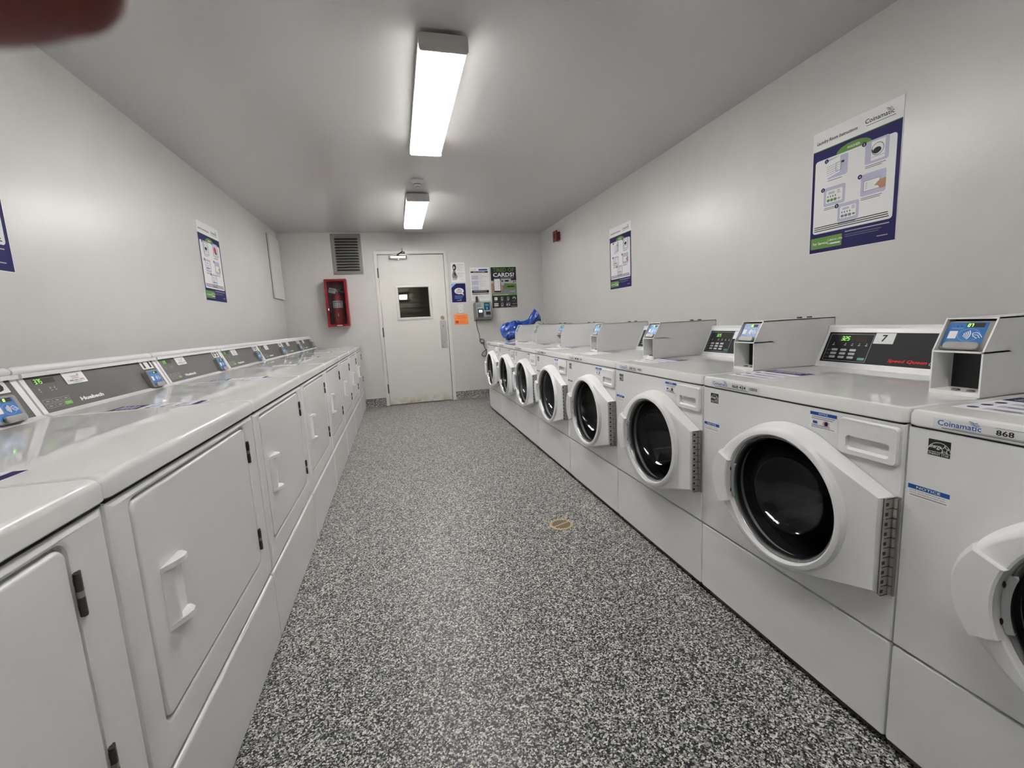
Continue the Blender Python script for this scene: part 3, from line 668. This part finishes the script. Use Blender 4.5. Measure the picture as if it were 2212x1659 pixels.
# ------------------------------------------------------------------ washing machine prototype (front faces local -y)
WW, WD = .685, .70
def washer_proto():
    root = empty('washing_machine')
    hx, hz, HR = .390, .543, .205
    # cabinet: front with round opening, sides, back
    b = MB(); N = 72
    def border(t, x0, x1, z0, z1):
        c, s_ = math.cos(t), math.sin(t); k = 1e9
        if c > 1e-9: k = min(k, (x1-hx)/c)
        if c < -1e-9: k = min(k, (x0-hx)/c)
        if s_ > 1e-9: k = min(k, (z1-hz)/s_)
        if s_ < -1e-9: k = min(k, (z0-hz)/s_)
        return (hx+k*c, hz+k*s_)
    ang = sorted([2*math.pi*i/N for i in range(N)]+[math.atan2(z-hz, x-hx) % (2*math.pi) for x in (.005, .680) for z in (.288, .817)])
    circ = lambda r: [(hx+r*math.cos(t), hz+r*math.sin(t)) for t in ang]
    o1 = [border(t, .005, .680, .288, .817) for t in ang]; o2 = [border(t, .001, .684, .284, .821) for t in ang]
    b.front([(o2, WD), (o2, .010), ([( (p[0]+q[0])/2+(.0012 if p[0] > hx else -.0012), (p[1]+q[1])/2) for p, q in zip(o1, o2)], .003), (o1, 0), (circ(HR-.02), 0)], None, ENAMEL)
    b.front([(circ(HR-.02), 0), (circ(HR-.022), .04)], None, RUBBER)
    b.box(.001, .684, WD-.01, WD, .03, .82, ENAMEL)
    fixn(b.build('cabinet', root, smooth=35))
    b = MB(); lo = lambda d, e=0: rrect(.001+d, .684-d, .024+d, .281-d, .006, 3)
    b.front([(lo(0), WD), (lo(0), .008), (lo(.002), .002), (lo(.006), 0)], None, ENAMEL, cap1=True); fixn(b.build('base_panel', root))
    b = MB(); b.box(.02, .665, .03, .05, .0, .03, GAP); b.box(.004, .681, .006, .02, .012, .026, STEELD); b.box(.05, .09, .05, .09, 0, .03, BLACK); b.box(.6, .64, .05, .09, 0, .03, BLACK)
    for x in (.04, .33, .62): b.lathe([(.005, .006), (.005, .003), (.0005, .002)], x, .019, BLACK, 8, True)
    b.build('kick_plate', root, smooth=30)
    b = MB(); L = lambda d, z: [(x, y, z) for x, y in rrect(.0005+d, .6845-d, -.004+d, WD-d, .014, 4)]
    b.loft([L(.003, .822), L(0, .825), L(0, .848), L(.003, .856), L(.009, .859)], GLOSS, True, True); b.box(.006, .679, .002, WD-.01, .816, .823, GAP)
    fixn(b.build('lid', root))
    # door
    b = MB(); cr = [(.671, .647), (.671, .406)]
    R = .219; bulge = lambda t: .046*math.exp(-((t-math.pi)/.60)**2)
    def outline(t):
        dx, dz = math.cos(t), math.sin(t); k = R
        # half planes of the tapered right part: tangent lines from circle to corner points, and the right edge
        best = R
        pts = hull
        for (a, c), (d, e) in zip(pts, pts[1:]+pts[:1]):
            den = dx*(e-c)-dz*(d-a)
            if abs(den) < 1e-12: continue
            s1 = ((a-hx)*(e-c)-(c-hz)*(d-a))/den; s2 = ((a-hx)*dz-(c-hz)*dx)/den
            if s1 > 0 and -1e-6 <= s2 <= 1+1e-6: best = max(best, s1)
        return best
    def tang(px, pz, sgn):
        d = math.hypot(px-hx, pz-hz); base = math.atan2(pz-hz, px-hx); al = math.acos(R/d)
        t = base+sgn*al; return (hx+R*math.cos(t), hz+R*math.sin(t))
    t1 = tang(*cr[0], 1); t2 = tang(*cr[1], -1)
    hull = [t1, cr[0], cr[1], t2]
    A = sorted([2*math.pi*i/88 for i in range(88)]+[math.atan2(z-hz, x-hx) % (2*math.pi) for x, z in cr])
    rad = [outline(t)+bulge(t) for t in A]; cre = lambda t: .2045+bulge(t)
    def lp_(rf, yf):
        out = []
        for t, r in zip(A, rad):
            q = rf(r, t); x, z = hx+q*math.cos(t), hz+q*math.sin(t); out.append((x, yf(x), z))
        return out
    tip = lambda x: max(0, min(1, (x-.44)/.22))
    rise = lambda y0: (lambda x: y0*(1-.30*tip(x)))
    loops = [lp_(lambda r, t: r, lambda x: -.002), lp_(lambda r, t: r, lambda x: -.012), lp_(lambda r, t: r-.006, rise(-.034)), lp_(lambda r, t: r-.0105, rise(-.048)), lp_(lambda r, t: r-.013, rise(-.051)), lp_(lambda r, t: cre(t), rise(-.053)),
             lp_(lambda r, t: cre(t)-.005, lambda x: -.0565), lp_(lambda r, t: cre(t)-.010, lambda x: -.0585), lp_(lambda r, t: .1875, lambda x: -.0595), lp_(lambda r, t: .184, lambda x: -.057), lp_(lambda r, t: .182, lambda x: -.048), lp_(lambda r, t: .176, lambda x: -.008)]
    b.loft(loops, PLASTIC); d_o = fixn(b.build('door', root, smooth=28))
    b = MB(); b.lathe([(.1815, -.036), (.181, -.047), (.177, -.049), (.174, -.044), (.173, -.030)], hx, hz, BEZEL, 64); b.lathe([(.176, -.036), (.171, -.034), (.169, -.024)], hx, hz, RUBBER, 64)
    b.build('door_bezel', d_o)
    b = MB(); b.lathe([(.1755, -.040), (.172, -.042)]+[(.169*math.cos(math.radians(a)), -.036+.140*math.sin(math.radians(a))) for a in (0, 8, 16, 24, 32, 40, 48, 56, 64, 72, 80, 86)]+[(.0005, .1045)], hx, hz, DGLASS, 64); b.build('door_glass', d_o, smooth=60)
    # handle: raised plate on the hinge-free side with a finger slot
    b = MB()
    def sector(r0, r1, a0, a1, y0, y1, m_, n=12):
        AA = [math.radians(a0+(a1-a0)*i/n) for i in range(n+1)]
        ring = lambda r, y: [(hx+r*math.cos(t), y, hz+r*math.sin(t)) for t in AA]
        ro = (lambda d: [(hx+(outline(t)+bulge(t)-d)*math.cos(t), 0, hz+(outline(t)+bulge(t)-d)*math.sin(t)) for t in AA]) if r1 is None else (lambda d: ring(r1-d, 0))
        oy = lambda d, y: [(p[0], y, p[2]) for p in ro(d)]
        rows = [ring(r0, y1), ring(r0, y0), ring(r0+.004, y0-.003), oy(.018, y0-.001), oy(.006, y0+.020), oy(.004, y1)]
        b.loft(rows, m_, close=False)
        for e in (0, -1): b.add([rw[e] for rw in rows], [tuple(range(len(rows)))], m_)
    sector(.184, None, 160, 203, -.0705, -.02, PLASTIC)
    sector(.1765, .186, 163, 200, -.052, -.03, mat('handle_grey', None, .4, lin_rgb=(.33, .33, .34)))
    for a in (170, 193): b.on((hx, -.0552, hz), (1, 0, 0), (0, 0, 1), (0, -1, 0)); b.disc(.181*math.cos(math.radians(a)), .181*math.sin(math.radians(a)), .003, BLACK, 1, 10, .007)
    fixn(b.build('door_handle', d_o, smooth=35))
    b = MB(); b.box(.6685, .6708, -.0325, -.002, .4075, .6455, GAP); b.box(.6705, .6750, -.033, -.002, .406, .6465, STEEL); b.box(.675, .684, -.005, 0, .404, .6485, STEEL)
    for k in range(11):
        z = .406+k*.024; b.box(.6745, .6756, -.032, -.004, z-.0008, z+.0008, BLACK)
        if k < 10: b.box(.6745, .6756, -.033, -.025, z+.007, z+.015, BLACK); b.tube([(.6775, -.008, z+.0015), (.6775, -.008, z+.0225)], .0045, STEEL, 10)
    b.build('door_hinge', d_o, smooth=40)
    # drum
    b = MB(); b.lathe([(.20, .012), (.215, .03), (.225, .06), (.225, .40), (.20, .43), (.15, .40), (.0005, .395)], hx, hz, DRUM, 56)
    for k in range(3):
        t = math.radians(100+k*120); c = Vector((hx+.205*math.cos(t), 0, hz+.205*math.sin(t))); n_ = Vector((-math.cos(t), 0, -math.sin(t))); q = Vector((-math.sin(t), 0, math.cos(t)))
        b.loft([[c+q*.035+Vector((0, y, 0)), c+n_*.045+q*.012+Vector((0, y, 0)), c+n_*.045-q*.012+Vector((0, y, 0)), c-q*.035+Vector((0, y, 0))] for y in (.08, .39)], DRUM, True, True)
    b.on((hx, .3945, hz), (1, 0, 0), (0, 0, 1), (0, -1, 0), .001)
    for r_, n_ in ((.03, 8), (.055, 14), (.08, 20), (.105, 26)):
        for i in range(n_): b.disc(r_*math.cos(2*math.pi*i/n_), r_*math.sin(2*math.pi*i/n_), .0024, BLACK, 0, 6)
    b.build('drum', root, smooth=40)
    # detergent drawer
    b = MB(); a0, a1, c0, c1 = .532, .674, .717, .810
    r_ = lambda d: rrect(a0+d, a1-d, c0+d, c1-d, .010, 4)
    pk = rrect(.553, .656, .731, .767, .008, 4); pk2 = rrect(.556, .653, .754, .765, .005, 4)
    b.front([(r_(-.002), .002), (r_(-.002), -.0005)], None, GAP)
    b.front([(r_(0), .002), (r_(0), -.005), (r_(.003), -.009), (pk, -.009), (pk2, .034)], None, PLASTIC, cap1=True); fixn(b.build('detergent_drawer', root, smooth=35))
    # console
    b = MB(); pr = [(.512, .859), (.518, .868), (.578, 1.000), (.577, 1.007), (.582, 1.013), (.590, 1.015), (.66, 1.012), (.67, 1.0), (.67, .859)]
    b.prism(pr, .002, .683, PLASTIC); con = fixn(b.build('console', root, smooth=35))
    b = MB(); V = Vector((0, .060, .132)).normalized(); Nn = Vector((0, -.132, .060)).normalized()
    b.on(Vector((0, .518, .868))+V*.011, (1, 0, 0), V, Nn, .0005); H = .120
    b.rect(.014, 0, .672, H, PANELB, 0); b.frame_line(.024, .006, .186, H-.008, .0012, INKL, 1)
    b.rect(.062, H*.70, .165, H*.88, LEDOFF, 1); seven(b, '3.25', .070, H*.73, .0145, LEDD, 2)
    for i in range(3):
        for k in range(3): b.rr(.046+i*.035, .016+k*.0145, .070+i*.035, .025+k*.0145, .003, KEYL, 1)
    b.rr(.156, .012, .181, .022, .003, KEYG, 1)
    for i in range(5): b.rect(.042+i*.026+(.02 if i else 0), H*.56, .050+i*.026+(.02 if i else 0), H*.585, INKL, 1); b.poly([(.044+i*.026+(.02 if i else 0), H*.61), (.049+i*.026+(.02 if i else 0), H*.61), (.0465+i*.026+(.02 if i else 0), H*.65)], INKL, 1)
    b.greek(.028, .043, .018+.029, 3, .0145, .002, INKG, 1, .3)
    b.text('Speed Queen', .260, H*.085, mat('ink_bright_red', None, .55, spec=.15, lin_rgb=(.62, .02, .02)), width=.118, height=.0145, layer=1, bold=.03, shear=.2)
    b.text('Commercial', .383, H*.085, INKL, width=.10, height=.0125, layer=1, shear=.2)
    b.build('control_panel', con, smooth=0)
    # payment box on the lid
    b = MB(); s0, s1 = .579, .682; f0, f1, bk, zb, zm, zt = .224, .266, .612, .8592, .966, 1.046; th = .0035
    side = [(f0, zb), (f0, zm), (f1, zt), (bk, zt), (bk, zb)]
    b.prism(side, s0, s0+th, BOXW); b.prism(side, s1-th, s1, BOXW)
    b.prism([(f1, zt-th), (f1, zt), (bk, zt), (bk, zt-th)], s0, s1, BOXW); b.box(s0, s1, bk-th, bk, zb, zt, BOXW); b.box(s0+th, s1-th, f0, bk, zb, zb+.010, BOXW)
    b.prism([(f0, zm-.003), (f0, zm+.001), (f0+.09, zm+.001), (f0+.09, zm-.003)], s0, s1, BOXW)
    b.box(s0+th, s1-th, f0+.072, f0+.075, zb, zm, BLACK)
    b.prism([(f0+.020, zm), (f1+.030, zt-.003), (f1+.034, zt-.003), (f0+.024, zm)], s0+th, s1-th, GAP)
    for x in (.625, .655): b.lathe_z([(.009, zb+.0102), (.007, zb+.014), (.0008, zb+.015)], x, f0+.018, STEELD, 12)
    for y in (.50, .55): b.box(s0+.03, s0+.042, y, y+.014, zt, zt+.006, STEELD)
    pb = b.build('payment_box', root, smooth=30)
    tl = math.atan2(.042, .08); rl = (.6305, .236, .972)
    rd = reader_body(pb, rl, tl, .018); clip(pb, tl, rl)
    # labels
    b = MB(); b.on((0, -.0042, 0), (1, 0, 0), (0, 0, 1), (0, -1, 0)); b.rect(.050, .826, .270, .848, mat('label_clear', None, .25, lin_rgb=(.70, .70, .70)), 0)
    logo(b, .058, .8335, .072, LBLUE, 1); b.greek(.085, .215, .8305, 1, .003, .0010, INKG, 1, 0); b.greek(.066, .222, .8280, 1, .003, .0012, INK, 1, 0)
    b.greek(.150, .200, .8468, 1, .01, .0009, INKG, 1, 0)
    rz = random.Random(2); x = .226
    while x < .260: w_ = rz.choice((.0008, .0014, .002)); b.rect(x, .834, x+w_, .8435, INK, 1); x += w_+.0011
    b.build('machine_label', root, smooth=0)
    b = MB(); b.on((0, 0, 0), (1, 0, 0), (0, 0, 1), (0, -1, 0)); u, v, s_ = .042, .765, .040
    b.rect(u, v, u+s_, v+.035, BLACK, 0); b.arc(u+s_*.5, v+.009, .0205, .0011, 12, 168, WHITE, 1); b.text('energy', u+.002, v+.0135, WHITE, width=.022, height=.009, layer=1, shear=.3, bold=.01)
    st = [(u+.030+(.0085 if i % 2 == 0 else .0035)*math.cos(math.radians(90+36*i)), v+.0165+(.0085 if i % 2 == 0 else .0035)*math.sin(math.radians(90+36*i))) for i in range(11)]
    b.line(st, .0011, WHITE, 2); b.line([(u, v+.0085), (u+s_, v+.0085)], .0009, WHITE, 1); b.text('ENERGY STAR', u+s_/2, v+.002, WHITE, width=.036, height=.0045, layer=1, align='c')
    b.build('energy_label', root, smooth=0)
    b = MB(); b.on((0, 0, 0), (1, 0, 0), (0, 0, 1), (0, -1, 0))
    b.rect(.444, .762, .521, .808, PAPERW, 0); b.rect(.444, .799, .521, .808, LBLUE, 1); b.text('NOTICE', .4825, .8012, WHITE, height=.0052, layer=2, align='c', bold=.01)
    b.greek(.449, .516, .794, 2, .005, .0018, INKG, 1, .1); b.rect(.453, .776, .466, .783, LBLUE, 1); b.disc(.492, .7795, .0055, NAVY, 1, 14); b.arc(.492, .7795, .009, .0012, 0, 360, REDI, 2, 18, .75); b.greek(.449, .516, .7715, 3, .0033, .0016, INKG, 1, .2, 2)
    b.build('notice_label', root, smooth=0)
    b = MB(); b.on((0, 0, 0), (1, 0, 0), (0, 0, 1), (0, -1, 0)); b.rect(.010, .660, .088, .689, PAPERW, 0); b.rect(.010, .679, .088, .689, LBLUE, 1); b.text('NOTICE', .049, .6812, WHITE, width=.045, height=.0058, layer=2, align='c', bold=.01)
    b.text('DOOR LOCK LIGHT must go out', .014, .6735, INK, width=.066, height=.0034, layer=1); b.text('before attempting to open door.', .014, .6685, INK, width=.068, height=.0034, layer=1); b.greek(.014, .084, .6640, 1, .003, .0018, INKG, 1, .05)
    b.build('door_notice_label', root, smooth=0)
    b = MB(); b.on((0, 0, .8592), (1, 0, 0), (0, 1, 0), (0, 0, 1)); b.rect(.028, .080, .200, .300, PAPERW, 0); b.rect(.030, .235, .198, .298, NAVY, 1); b.greek(.045, .185, .285, 4, .012, .004, WHITE, 2, .3, 3)
    for k in range(3): b.disc(.050, .110+k*.044, .010, NAVY, 1, 12); b.rect(.070, .098+k*.044, .185, .122+k*.044, LAV, 1); b.rect(.085, .104+k*.044, .13, .112+k*.044, INKG, 2)
    b.build('lid_sticker', root, smooth=0)
    return root, con, pb, rl, tl

W_Y0 = 5.508
wp, wcon, wpb, wrl, wtl = washer_proto()
GW = 'front-loading washers along the right wall'
wl = {1: 'farthest white front-loading washer at the end by the blue bag', 2: 'second washer from the far end, beside the one holding the blue bag',
      3: 'third white washer from the far end of the right row', 4: 'fourth white washer from the far end of the right row',
      5: 'fifth white washer from the far end of the right row', 6: 'white washer with number 6 sticker, left of washer numbered 7',
      7: 'white washer with number 7 sticker and fully visible round door', 8: 'nearest white washer, cut by the right edge of view'}
machine_no = {6: '868 425', 7: '868 424', 8: '868'}
def rename_like(o, name): o.name = name
washers = {}
for i in range(1, 9):
    # sticker and display are this machine's own
    r = wp if i == 1 else copy_tree(wp)
    washers[i] = r
for i, r in washers.items():
    r.location = (1.086, W_Y0-(i-1)*WW, 0); r.rotation_euler = (0, 0, -math.pi/2)
    tag(r, wl[i], 'washing machine', GW)
    kids = {c.name.split('.')[0]: c for c in r.children}
    if i == 7:
        b = MB(); AA = [math.radians(166+36*k/8) for k in range(9)]
        b.loft([[(.390+rr*math.cos(a), y, .543+rr*math.sin(a)) for a in AA] for rr, y in ((.1765, -.0500), (.1720, -.0440))], mat('green_tape', None, .4, lin_rgb=(.01, .22, .09)), close=False)
        g_ = b.build('green_strip', kids['door']); g_['label'] = 'green strip along the left rim of the door glass'
    con, pb = kids['console'], kids['payment_box']
    b = MB(); V = Vector((0, .060, .132)).normalized(); Nn = Vector((0, -.132, .060)).normalized()
    b.on(Vector((0, .518, .868))+V*.011, (1, 0, 0), V, Nn, .0007); b.rect(.190, .078, .256, .118, PAPERW, 1); b.text(str(i), .223, .086, INK, height=.025, layer=2, align='c', bold=.02)
    b.build('number_sticker', con, smooth=0)
    digits(pb, '%02d' % i, wrl, wtl)
    if i in machine_no:
        b = MB(); b.on((0, -.0042, 0), (1, 0, 0), (0, 0, 1), (0, -1, 0)); b.text(machine_no[i], .152, .8335, INK, width=.060 if len(machine_no[i]) > 3 else .026, height=.0105, layer=2, bold=.02)
    else:
        b = MB(); b.on((0, -.0042, 0), (1, 0, 0), (0, 0, 1), (0, -1, 0)); b.rect(.152, .835, .178, .843, INK, 2); b.rect(.186, .835, .212, .843, INK, 2)
    b.build('number_print', kids['machine_label'], smooth=0)

# ------------------------------------------------------------------ dryer prototype
DW, DD = .780, .71
def dryer_proto():
    root = empty('clothes_dryer')
    hole = lambda d: rrect(.062-d, .688+d, .349-d, .810+d, .022+d, 5)
    b = MB(); of = lambda d: rrect(.002+d, .778-d, .262+d, .829-d, max(.002, .004), 5)
    b.front([(of(0), DD), (of(0), .016), (of(.004), .005), (of(.014), 0), (hole(.006), 0), (hole(0), .003), (hole(0), .016)], None, ENAMEL, cap1=True)
    fixn(b.build('cabinet', root, smooth=40))
    b = MB(); d_ = lambda d: rrect(.069+d, .681-d, .356+d, .803-d, .018, 5)
    b.front([(d_(0), .016), (d_(0), .004), (d_(.002), .001), (d_(.006), 0)], None, ENAMEL, cap1=True); do = fixn(b.build('door', root, smooth=50))
    # scoop handle: left flank rises from the door, right half is a channel between two end caps
    b = MB(); h0, h1 = .118, .196; z0, z1 = .512, .640
    prof = [(0, 0), (.12, .004), (.28, .009), (.40, .0105), (.46, .0085), (.55, .002), (.75, .0006), (1, .0006)]
    loops = []
    for z, k in ((z0, 0), (z0+.006, 1), (z1-.006, 1), (z1, 0)):
        loops.append([(h0+(h1-h0)*u, -d-.0003, z) for u, d in prof])
    b.loft(loops, PLASTIC, close=False)
    cap = [(0, 0), (.2, .009), (.45, .019), (.65, .024), (.85, .021), (1, .008), (1, 0)]
    for za, zc in ((z1-.007, z1+.004), (z0-.004, z0+.007)):
        b.loft([[(h0+(h1-h0)*u, -d, za) for u, d in cap], [(h0+(h1-h0)*u, -d, zc) for u, d in cap]], PLASTIC, True, True)
    fixn(b.build('door_handle', do, smooth=45))
    for z in (.722, .427):
        b = MB(); b.box(.690, .697, -.003, .004, z-.035, z+.035, STEELD); b.tube([(.689, -.002, z-.034), (.689, -.002, z+.034)], .0048, STEELD, 10)
        for k in range(3): b.tube([(.689, -.002, z-.024+k*.020), (.689, -.002, z-.014+k*.020)], .0052, STEEL if k % 2 else STEELD, 10)
        b.build('door_hinge', do, smooth=40)
    b = MB(); lo = lambda d: rrect(.002+d, .778-d, .004+d, .256-d, .006, 4); b.front([(lo(0), DD), (lo(0), .012), (lo(.004), .003), (lo(.010), 0)], None, ENAMEL, cap1=True); fixn(b.build('lower_panel', root, smooth=40))
    b = MB(); b.box(.01, .77, .016, DD-.01, .25, .27, GAP); b.box(.01, .77, .012, DD-.01, .0, .01, GAP); b.build('inner_frame', root, smooth=0)
    b = MB(); L = lambda d, z: [(x, y, z) for x, y in rrect(.0005+d, .7795-d, -.005+d, DD-d, .012, 4)]
    b.box(.006, .774, .003, DD-.01, .827, .836, GAP)
    b.loft([L(.003, .834), L(0, .837), L(0, .862), L(.003, .871), L(.009, .876)], GLOSS, True, True); fixn(b.build('lid', root))
    b = MB(); pr = [(.540, .8765), (.548, .879), (.562, .884), (.613, 1.002), (.618, 1.006), (.70, 1.012), (.71, 1.0), (.71, .8765)]
    b.prism(pr, .004, .776, PLASTIC); con = fixn(b.build('console', root, smooth=25))
    b = MB(); b.tube([(.003, .628, 1.017), (.015, .628, 1.020), (.765, .628, 1.020), (.777, .628, 1.017)], [.010, .0125, .0125, .010], PLASTIC, 14); b.box(.006, .774, .60, .70, .998, 1.010, PLASTIC); b.build('top_rail', con, smooth=40)
    V = Vector((0, .051, .118)).normalized(); Nn = Vector((0, -.118, .051)).normalized(); H = .1254
    b = MB(); b.on(Vector((0, .562, .884))+V*.001, (1, 0, 0), V, Nn, .0005)
    b.rect(.022, 0, .752, H, PANELG, 0); b.rect(.045, H*.76, .134, H*.90, LEDOFF, 1); seven(b, '3.75', .050, H*.775, .0135, LEDD, 2)
    for u in (.046, .092, .110): b.poly([(u, H*.60), (u+.006, H*.60), (u+.003, H*.66)], INKL, 1); b.rect(u, H*.55, u+.008, H*.565, INKL, 1)
    for i in range(3):
        for k in range(2):
            u, v = .030+i*.039, H*(.11+k*.13)
            if i == 2 and k == 0: b.rr(u, v, u+.034, v+H*.095, .002, mat('key_bright_green', None, .4, lin_rgb=(.10, .42, .03)), 1)
            else: b.frame_line(u, v, u+.034, v+H*.095, .0009, INKL, 1)
            b.rect(u+.010, v+H*.035, u+.024, v+H*.055, INKL, 2)
    b.text('Huebsch', .184, H*.12, WHITE, width=.121, height=.0135, layer=1, bold=.045)
    b.build('control_panel', con, smooth=0)
    b = MB(); b.on(Vector((.172, .562, .884))+V*(H*.62), (1, 0, 0), V, Nn, .0007); b.rr(0, 0, .104, H*.38, .003, INK, 1); b.rr(.0012, .0012, .1028, H*.38-.0012, .003, PAPERW, 2)
    b.text('Coinamatic', .052, H*.2, LBLUE, width=.040, layer=3, align='c'); waves(b, .066, H*.27, .012, 3, INK, INK); b.greek(.016, .09, H*.335, 1, .01, .0016, INKG, 3, 0); b.text('1-800-561-1972', .052, H*.075, INK, width=.078, height=.0068, layer=3, align='c', bold=.012); b.greek(.03, .075, H*.04, 1, .01, .0016, INKG, 3, 0); b.greek(.035, .07, H*.16, 1, .01, .0016, REDI, 3, 0)
    b.build('phone_sticker', con, smooth=0)
    rl, tl = (.655, .545, .889), math.atan2(.051, .118)*.8
    rd = reader_body(root, rl, tl, .045); clip(rd)
    b = MB(); b.on((0, 0, .8762), (1, 0, 0), (0, 1, 0), (0, 0, 1)); b.rect(.012, .155, .100, .415, PAPERW, 0); b.rect(.014, .33, .098, .413, NAVY, 1); b.rect(.014, .158, .098, .18, NAVY, 1); b.greek(.024, .09, .39, 4, .014, .005, WHITE, 2, .3, 3)
    for k in range(3): b.rect(.03, .20+k*.042, .085, .228+k*.042, LAV, 1); b.disc(.024, .222+k*.042, .007, NAVY, 2, 10)
    b.build('lid_sticker', root, smooth=0)
    return root
D_Y1 = 6.307
dp = dryer_proto()
dl = {9: 'nearest white dryer, cut by the left and bottom edges of view', 10: 'white dryer with large scoop handle, second nearest on the left',
      11: 'white dryer whose grey console carries number 11', 12: 'white dryer whose grey console carries number 12', 13: 'white dryer whose grey console carries number 13',
      14: 'third white dryer from the far end of the left row', 15: 'white dryer next to the last one at far end', 16: 'last white dryer at far end of left row, against the far wall'}
dry = {}
for n in range(16, 8, -1): dry[n] = dp if n == 16 else copy_tree(dp)
for n, r in dry.items():
    r.location = (-.491, D_Y1-(17-n)*DW, 0); r.rotation_euler = (0, 0, math.pi/2)
    tag(r, dl[n], 'dryer', 'dryers along the left wall')
    kids = {c.name.split('.')[0]: c for c in r.children}
    V = Vector((0, .051, .118)).normalized(); Nn = Vector((0, -.118, .051)).normalized(); H = .1254
    b = MB(); b.on(Vector((.640, .562, .884))+V*(H*.67), (1, 0, 0), V, Nn, .0007); b.rr(0, 0, .092, H*.33, .003, INK, 1); b.rr(.0015, .0015, .0905, H*.33-.0015, .003, PAPERW, 2)
    b.text(str(n), .046, .007, INK, width=.062, height=.028, layer=3, align='c', bold=.03); b.build('number_sticker', kids['console'], smooth=0)
    digits(kids['card_reader'], '%02d' % n)

# ------------------------------------------------------------------ blue bag on the far washer
from mathutils import noise
b = MB(); n = 64; loops = []
spine = [((1.222, 5.27, .980), .015), ((1.235, 5.27, .982), .055), ((1.28, 5.275, .980), .098), ((1.34, 5.28, .975), .122), ((1.42, 5.28, .980), .126), ((1.50, 5.27, 1.00), .104), ((1.56, 5.26, 1.04), .062),
         ((1.60, 5.255, 1.075), .046), ((1.64, 5.25, 1.11), .056), ((1.68, 5.25, 1.14), .068), ((1.70, 5.25, 1.15), .072), ((1.706, 5.25, 1.153), .015)]
sp2 = smooth_pts([p for p, r in spine], 6); rr2 = smooth_pts([(r, 0, 0) for p, r in spine], 6)
for i, (p, r) in enumerate(zip(sp2, rr2)):
    d = (sp2[min(i+1, len(sp2)-1)]-sp2[max(i-1, 0)]).normalized(); a = Vector((0, 1, 0)); q = d.cross(a).normalized(); lp = []
    for k in range(n):
        t = 2*math.pi*k/n; v = math.cos(t)*a*1.0+math.sin(t)*q
        w = p+v*r.x; f = .97+.30*noise.noise(w*9)-.34*abs(noise.noise(w*17+Vector((3, 1, 2))))+.16*abs(noise.noise(w*38))+.05*math.sin(6*t+.3*i)
        w = p+v*(r.x*f)
        if w.z < .861: w.z = .861
        lp.append(w)
    loops.append(lp)
b.loft(loops, BAG, True, True)
bag = fixn(b.build('plastic_bag', smooth=24)); tag(bag, 'crumpled bright blue plastic bag with twisted top lying on the farthest washer', 'bag')

# ------------------------------------------------------------------ the photographer's fingertip in the top left corner
def at_px(px, py, z): return Vector((0, 0, CAM_H))+z*(((px-1106)/F_PX)*rt-((py-829.5)/F_PX)*up+fw)
fp = [(80, -62, .0470), (0, -62, .0470), (-120, -66, .0470), (-330, -95, .0475), (-520, -140, .048), (-760, -170, .050), (-1000, -150, .050), (-1280, -60, .047)]
fr_ = [.0058, .0064, .0067, .0069, .0072, .0078, .0082, .0088]
P = smooth_pts([at_px(*p) for p in fp], 5); Rr = [v.x for v in smooth_pts([(r, 0, 0) for r in fr_], 5)]
d0 = (P[0]-P[1]).normalized(); tipp = []; tipr = []
for k in range(6, 0, -1):
    a = k/6*math.pi/2; tipp.append(P[0]+d0*(.0086*math.sin(a))); tipr.append(max(.0002, fr_[0]*math.cos(a)))
b = MB(); b.tube(tipp+P, tipr+Rr, FINGER, 20)
fg = fixn(b.build('finger', smooth=80)); tag(fg, "photographer's blurred dark fingertip intruding at the upper left corner", 'finger')
b = MB(); c = at_px(-60, -62, .0470); ax = d0; nn = (c-Vector((0, 0, CAM_H))).normalized(); away = nn.copy(); sd_ = ax.cross(nn).normalized(); nn = sd_.cross(ax).normalized()
if nn.dot(away) < 0: nn = -nn
rows = []
for i in range(6):
    u = -.006+.012*i/5; rows.append([c+ax*u+(sd_*math.sin(math.radians(a))+nn*math.cos(math.radians(a)))*(.0066) for a in range(-36, 37, 9)])
b.loft(rows, NAIL, close=False); b.build('fingernail', fg, smooth=80)
